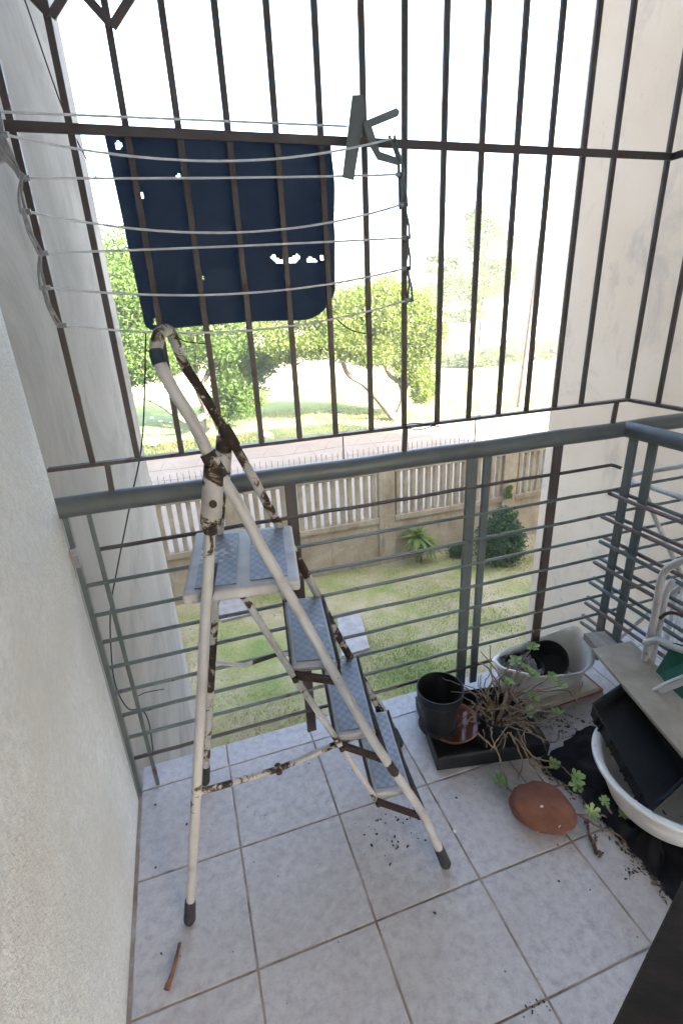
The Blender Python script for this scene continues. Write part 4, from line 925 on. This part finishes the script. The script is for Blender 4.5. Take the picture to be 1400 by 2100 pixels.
obj('crown', ribbon_leaves(sap + Vector((-.02, 0, .50)), 60, .42, .065, .55, (.0, 1.35)).add([], []), 'leaf_palm', o)
obj('lower_leaves', ribbon_leaves(sap + Vector((.16, -.05, .36)), 40, .30, .06, .7, (-.3, .9)), 'leaf_palm', o)

DENS = 4.6
def leafcloud(clumps, size, seed=0):
    """clumps: (centre, radii, count) -> many small leaf quads gathered in sub-clumps"""
    rg = np.random.default_rng(seed); Vs = []; 
    for (c, rad, cnt) in clumps:
        cnt = int(cnt * DENS); ns = max(6, cnt // 170); sc = rg.normal(size=(ns, 3)); sc /= np.linalg.norm(sc, axis=1)[:, None]; sc *= rg.uniform(.35, 1.0, (ns, 1)) ** .6
        sc = sc * np.array(rad) + np.array(c); w_ = rg.uniform(.5, 1.4, ns); idx = rg.choice(ns, cnt, p=w_ / w_.sum())
        p = sc[idx] + rg.normal(size=(cnt, 3)) * np.array(rad) * .20
        a = rg.normal(size=(cnt, 3)); a /= np.linalg.norm(a, axis=1)[:, None]; b = rg.normal(size=(cnt, 3)); b -= a * (a * b).sum(1)[:, None]; b /= np.linalg.norm(b, axis=1)[:, None]
        s = size * .74 * rg.uniform(.45, 1.5, (cnt, 1))
        Vs.append(np.stack([p - a * s, p + b * s * .42, p + a * s, p - b * s * .42], 1).reshape(-1, 3))
    V = np.concatenate(Vs); nq = len(V) // 4
    m = MB(); m.v = V.tolist(); m.f = np.arange(nq * 4).reshape(-1, 4).tolist(); m.a = []
    return m
sb = PZ(1022, 1150, ZG)
o = thing('shrub', 'bushy dark green shrub against the fence near the right corner', 'shrub', sb)
obj('stem', MB().tube([sb, sb + Vector((0, 0, .4))], [.03, .015], 6), 'bark', o)
obj('crown', leafcloud([(sb + Vector((0, 0, .40)), (.36, .30, .38), 2600), (sb + Vector((.1, .05, .72)), (.24, .2, .22), 900)], .045, 3), 'leaf_shrub', o)
sb2 = Vector((4.55, 5.75, ZG)); o = thing('weed', 'small weed clump at the fence foot left of the shrub', 'weed', sb2)
obj('leaves', leafcloud([(sb2 + Vector((0, 0, .14)), (.22, .14, .14), 500)], .035, 5), 'leaf_shrub', o)
wd = Vector((5.62, 6.0, -1.84)); o = thing('wall_fern', 'small fern sprouting on the fence mid rail', 'fern', wd)
obj('leaves', leafcloud([(wd + Vector((0, -.06, .10)), (.09, .07, .12), 220)], .03, 6), 'leaf_palm', o)

# grass blades in the yard and on the park verge
def blades(name, n, x0, x1, y0, y1, h, wd_, z, seed, label):
    rg = np.random.default_rng(seed); x = rg.uniform(x0, x1, n); y_ = rg.uniform(y0, y1, n)
    keep = (np.sin(x * 1.3 + 1.7 * np.sin(y_ * .9)) + np.sin(y_ * 1.9 + x * .5)) * .3 + rg.uniform(0, 1, n) > .15; x, y_ = x[keep], y_[keep]; n = len(x)
    a = rg.uniform(0, 6.28, n); hh = h * rg.uniform(.5, 1.3, n); ln = rg.normal(size=(n, 2)) * .6
    b0 = np.stack([x - np.cos(a) * wd_, y_ - np.sin(a) * wd_, np.full(n, z)], 1); b1 = np.stack([x + np.cos(a) * wd_, y_ + np.sin(a) * wd_, np.full(n, z)], 1)
    tp_ = np.stack([x + ln[:, 0] * hh, y_ + ln[:, 1] * hh, z + hh], 1)
    m = MB(); m.v = np.stack([b0, b1, tp_], 1).reshape(-1, 3).tolist(); m.f = np.arange(n * 3).reshape(-1, 3).tolist()
    kind(tag(obj(name, m, 'grass_blade'), label, 'grass'), 'stuff')
blades('grass', 110000, -1.2, 7.2, .9, 6.0, .045, .0055, ZG - .015, 1, 'short patchy grass of the yard lawn')
blades('verge_grass', 50000, -3.5, 22, 16.0, 22, .10, .014, ZG, 2, 'longer grass on the verge beyond the road')

# ================================================================== PARK
def tree(name, label, base, limbs, clumps, size, leaf, seed):
    o = thing(name, label, 'tree', base, 'trees beyond the road')
    for k, (pts, r0, r1) in enumerate(limbs):
        q = cr(pts, 8); n_ = len(q); obj('trunk' if k == 0 else 'limb', MB().tube(q, [r0 + (r1 - r0) * i / (n_ - 1) for i in range(n_)], 9), 'bark', o, smooth=True)
    obj('crown', leafcloud(clumps, size, seed), leaf, o)
Y1 = 18.6; b1 = PZ(432, 888, ZG)
def T(u, v, y): return PY(u, v, y)
tree('tree', 'leaning green tree at the left beyond the road, limb reaching left', b1,
     [([b1, T(425, 840, 18.6), T(405, 790, 18.5), T(395, 720, 18.4), T(400, 620, 18.4)], .22, .07), ([T(425, 850, 18.6), T(385, 865, 18.3), T(330, 830, 18.0), T(285, 812, 17.8), T(235, 800, 17.6)], .13, .05), ([T(410, 800, 18.5), T(440, 740, 18.8), T(470, 690, 19)], .12, .04), ([T(400, 750, 18.4), T(330, 700, 18.2), T(270, 660, 18)], .10, .03)],
     [(T(260, 620, 18), (1.5, 1.3, 1.5), 4200), (T(300, 720, 18), (1.5, 1.2, .9), 2800), (T(370, 560, 18.5), (2.0, 1.5, 1.6), 4200), (T(430, 690, 18.5), (1.5, 1.3, 1.1), 3200), (T(490, 790, 18.7), (.95, .9, 1.15), 3000), (T(520, 740, 18.8), (.9, .8, .7), 1400), (T(450, 840, 18.9), (.6, .6, .6), 900), (T(270, 760, 17.8), (.7, .7, .5), 900), (T(190, 560, 18), (1.6, 1.4, 1.6), 2000)], .085, 'leaf_a', 11)
b2 = PZ(812, 862, ZG)
tree('tree', 'wide spreading yellow-green tree with forked trunk beyond the road', b2,
     [([b2, T(790, 835, 17.3), T(750, 790, 17.2), T(712, 765, 17.2), T(690, 700, 17.2)], .20, .06), ([b2, T(826, 820, 17.4), T(820, 785, 17.5), T(795, 765, 17.5), T(770, 700, 17.4)], .16, .05), ([T(825, 815, 17.4), T(845, 760, 17.6), T(870, 700, 17.6)], .10, .03)],
     [(T(640, 690, 17.2), (1.7, 1.3, .75), 3200), (T(720, 650, 17.3), (1.8, 1.4, .95), 4200), (T(800, 640, 17.4), (1.5, 1.3, 1.1), 3600), (T(860, 680, 17.5), (1.1, 1.0, 1.2), 3000), (T(840, 760, 17.5), (.9, .8, .7), 1500), (T(580, 720, 17.2), (.8, .8, .5), 900), (T(870, 800, 17.5), (.55, .5, .5), 800), (T(760, 715, 17.3), (1.4, 1.0, .6), 2000), (T(540, 640, 19.0), (1.0, 1.0, .9), 1000)], .08, 'leaf_b', 12)
b3 = PZ(985, 745, ZG)
tree('tree', 'tall thin-crowned tree far off between the grille bars', b3,
     [([b3, T(985, 700, b3.y), T(990, 620, b3.y), T(1000, 500, b3.y)], .25, .08), ([T(988, 640, b3.y), T(930, 580, b3.y)], .10, .04), ([T(990, 600, b3.y), T(1050, 540, b3.y)], .10, .04)],
     [(T(950, 590, b3.y), (2.6, 2, 1.2), 1900), (T(1000, 500, b3.y), (2.2, 2, 1.5), 1300), (T(1030, 560, b3.y), (1.8, 1.6, 1.2), 1100), (T(985, 445, b3.y), (1.2, 1.2, .8), 450), (T(900, 540, b3.y), (1.4, 1.2, .7), 600), (T(960, 650, b3.y), (1.8, 1.5, .5), 700)], .13, 'leaf_c', 13)
yb = PZ(975, 690, ZG); 
# aloe-like tree with spiky head
ya = PZ(975, 725, ZG); hd = PY(975, 640, ya.y)
o = thing('spiky_tree', 'far off bare-headed spiky aloe-like tree beside the tall tree', 'tree', ya)
obj('trunk', MB().tube([ya, ya + (hd - ya) * .5, hd], [.45, .38, .30], 8), 'bark', o, smooth=True)
obj('leaves', ribbon_leaves(hd, 46, 2.0, .22, .25, (.2, 1.4)), 'leaf_c', o)
# hedge clumps in the distance
for k, (u, v, r_) in enumerate(((930, 752, .9), (975, 752, 1.0), (1020, 748, 1.1), (1048, 742, 1.5), (1110, 735, 1.4))):
    p = PZ(u, v, ZG); o = thing('bush', ['lowest bush at the left end of the far row', 'second bush of the far row, behind a grille bar', 'middle bush of the far row near the pole', 'large round bush left of the utility pole', 'bush right of the utility pole by the peach wall'][k], 'bush', p, 'bushes far beyond the road')
    obj('crown', leafcloud([(p + Vector((0, 0, r_ * .5)), (r_ * 1.3, r_, r_ * .55), 900)], .13, 20 + k), 'leaf_c', o)
# far trees on the horizon, mostly bleached out
for k, (u, y_, h, wd_) in enumerate(((330, 70, 9, 7), (560, 85, 10, 9), (720, 80, 8, 8), (1120, 95, 9, 8))):
    g = PY(u, 640, y_); g.z = ZG; o = thing('far_tree', ['distant tree behind the left tree', 'distant tree below the middle of the navy sheet', 'distant tree above the spreading tree', 'distant tree at the right behind the utility pole'][k], 'tree', g, 'distant trees')
    obj('trunk', MB().tube([g, g + Vector((0, 0, h * .5))], [.4, .25], 7), 'bark', o); obj('crown', leafcloud([(g + Vector((0, 0, h * .6)), (wd_ * .5, wd_ * .5, h * .38), 1500)], .3, 40 + k), 'leaf_c', o)

# utility pole with cross arm
pb = PZ(1064, 838, ZG); pt_ = PY(1121, 400, pb.y)
up_ = thing('utility_pole', 'wooden utility pole with insulator cross arm standing across the road', 'pole', pb)
obj('pole', MB().tube([pb, pb.lerp(pt_, .5), pt_ + Vector((.02, 0, .25))], [.14, .12, .10], 10), 'pole_wood', up_, smooth=True)
za = PY(1121, 412, pb.y).z; ca = PY(1121, 414, pb.y) + Vector((0, -.16, 0))
obj('cross_arm', MB().bar(ca + Vector((-.15, 0, -.05)), PY(1200, 378, pb.y - .3), .12, .14), 'pole_wood', up_)
for k in range(6):
    p = (ca + Vector((-.1, 0, -.05))).lerp(PY(1200, 378, pb.y - .3), k / 5.2) + Vector((0, 0, .06)); obj('insulator', MB().lathe([(.02, 0), (.025, .1), (.06, .12), (.05, .2), (.03, .24), (.001, .26)], p, 8), 'kerb', up_, smooth=True)
q = PZ(1059, 822, ZG); o = obj('stay_pole', MB().tube([q, PY(1082, 640, q.y)], .05, 8), 'pole_wood', smooth=True, origin=q); tag(o, 'slim brown post leaning beside the utility pole', 'post')
sg = PZ(990, 838, ZG); o = thing('marker_sign', 'small yellow marker on a thin post at the verge', 'sign', sg)
obj('post', MB().tube([sg, sg + Vector((0, 0, .55))], .02, 6), 'spike', o); obj('board', MB().box(sg.x - .32, sg.x + .32, sg.y - .06, sg.y - .03, ZG + .08, ZG + .32), 'sign_yellow', o, bevel=.01)
# overhead lines
for k, (z, dy) in enumerate(((za + .3, 0), (za + .3, -.3))):
    a = ca + Vector((.2 + .8 * k, -.2, .3)); pts = [a + Vector((-3.0 * i, 1.2 * i, -.02 * i * (20 - i) * .15)) for i in range(21)]
    o = obj('power_line', MB().tube(pts, .012, 5), 'cable_black', origin=a); tag(o, ['overhead wire from the left side of the cross arm', 'overhead wire from the right side of the cross arm'][k], 'wire')
# litter on the verge
for k, (u, v, r_) in enumerate(((316, 914, .14), (322, 893, .10), (330, 865, .08), (312, 858, .08), (548, 896, .22), (350, 868, .07))):
    p = PZ(u, v, ZG + .02)
    def lw_(pp, a, r, z): return pp + Vector((.25 * r * math.sin(a * 3 + k), .25 * r * math.cos(a * 2 + k), .2 * r * math.sin(a * 5)))
    o = obj('litter_bag', MB().lathe([(r_ * .7, 0), (r_, r_ * .3), (r_ * .8, r_ * .7), (r_ * .3, r_ * .9), (.001, r_ * .95)], p, 12, wob=lw_), 'litter_white', smooth=True, origin=p)
    tag(o, ['white litter bag in the grass nearest the concrete fin', 'white scrap in the grass above the nearest litter bag', 'pale scrap in the grass under the reaching limb', 'pale scrap farthest left in the grass', 'largest white litter bag beside the kerb behind the ladder rail', 'pale scrap under the reaching limb at right'][k], 'litter', 'litter on the verge')


# ================================================================== HAZE: added air volume imitating the lens glare that bleaches the far trees
m_ = bpy.data.materials.new('glare_haze'); m_.use_nodes = True; nt = m_.node_tree; nt.nodes.remove(nt.nodes['Principled BSDF'])
pv = nt.nodes.new('ShaderNodeVolumePrincipled'); pv.inputs['Density'].default_value = 0.0024; pv.inputs['Anisotropy'].default_value = 0.3; pv.inputs['Color'].default_value = (.95, .97, 1, 1)
nt.links.new(pv.outputs[0], nt.nodes['Material Output'].inputs['Volume']); M['glare_haze'] = m_
kind(tag(obj('glare_haze', MB().box(-60, 75, -16, 135, ZG - 1.2, 13), 'glare_haze'), 'added hazy air over the yard and park imitating lens glare', 'glare_haze'), 'stuff')
scene.cycles.volume_bounces = 1
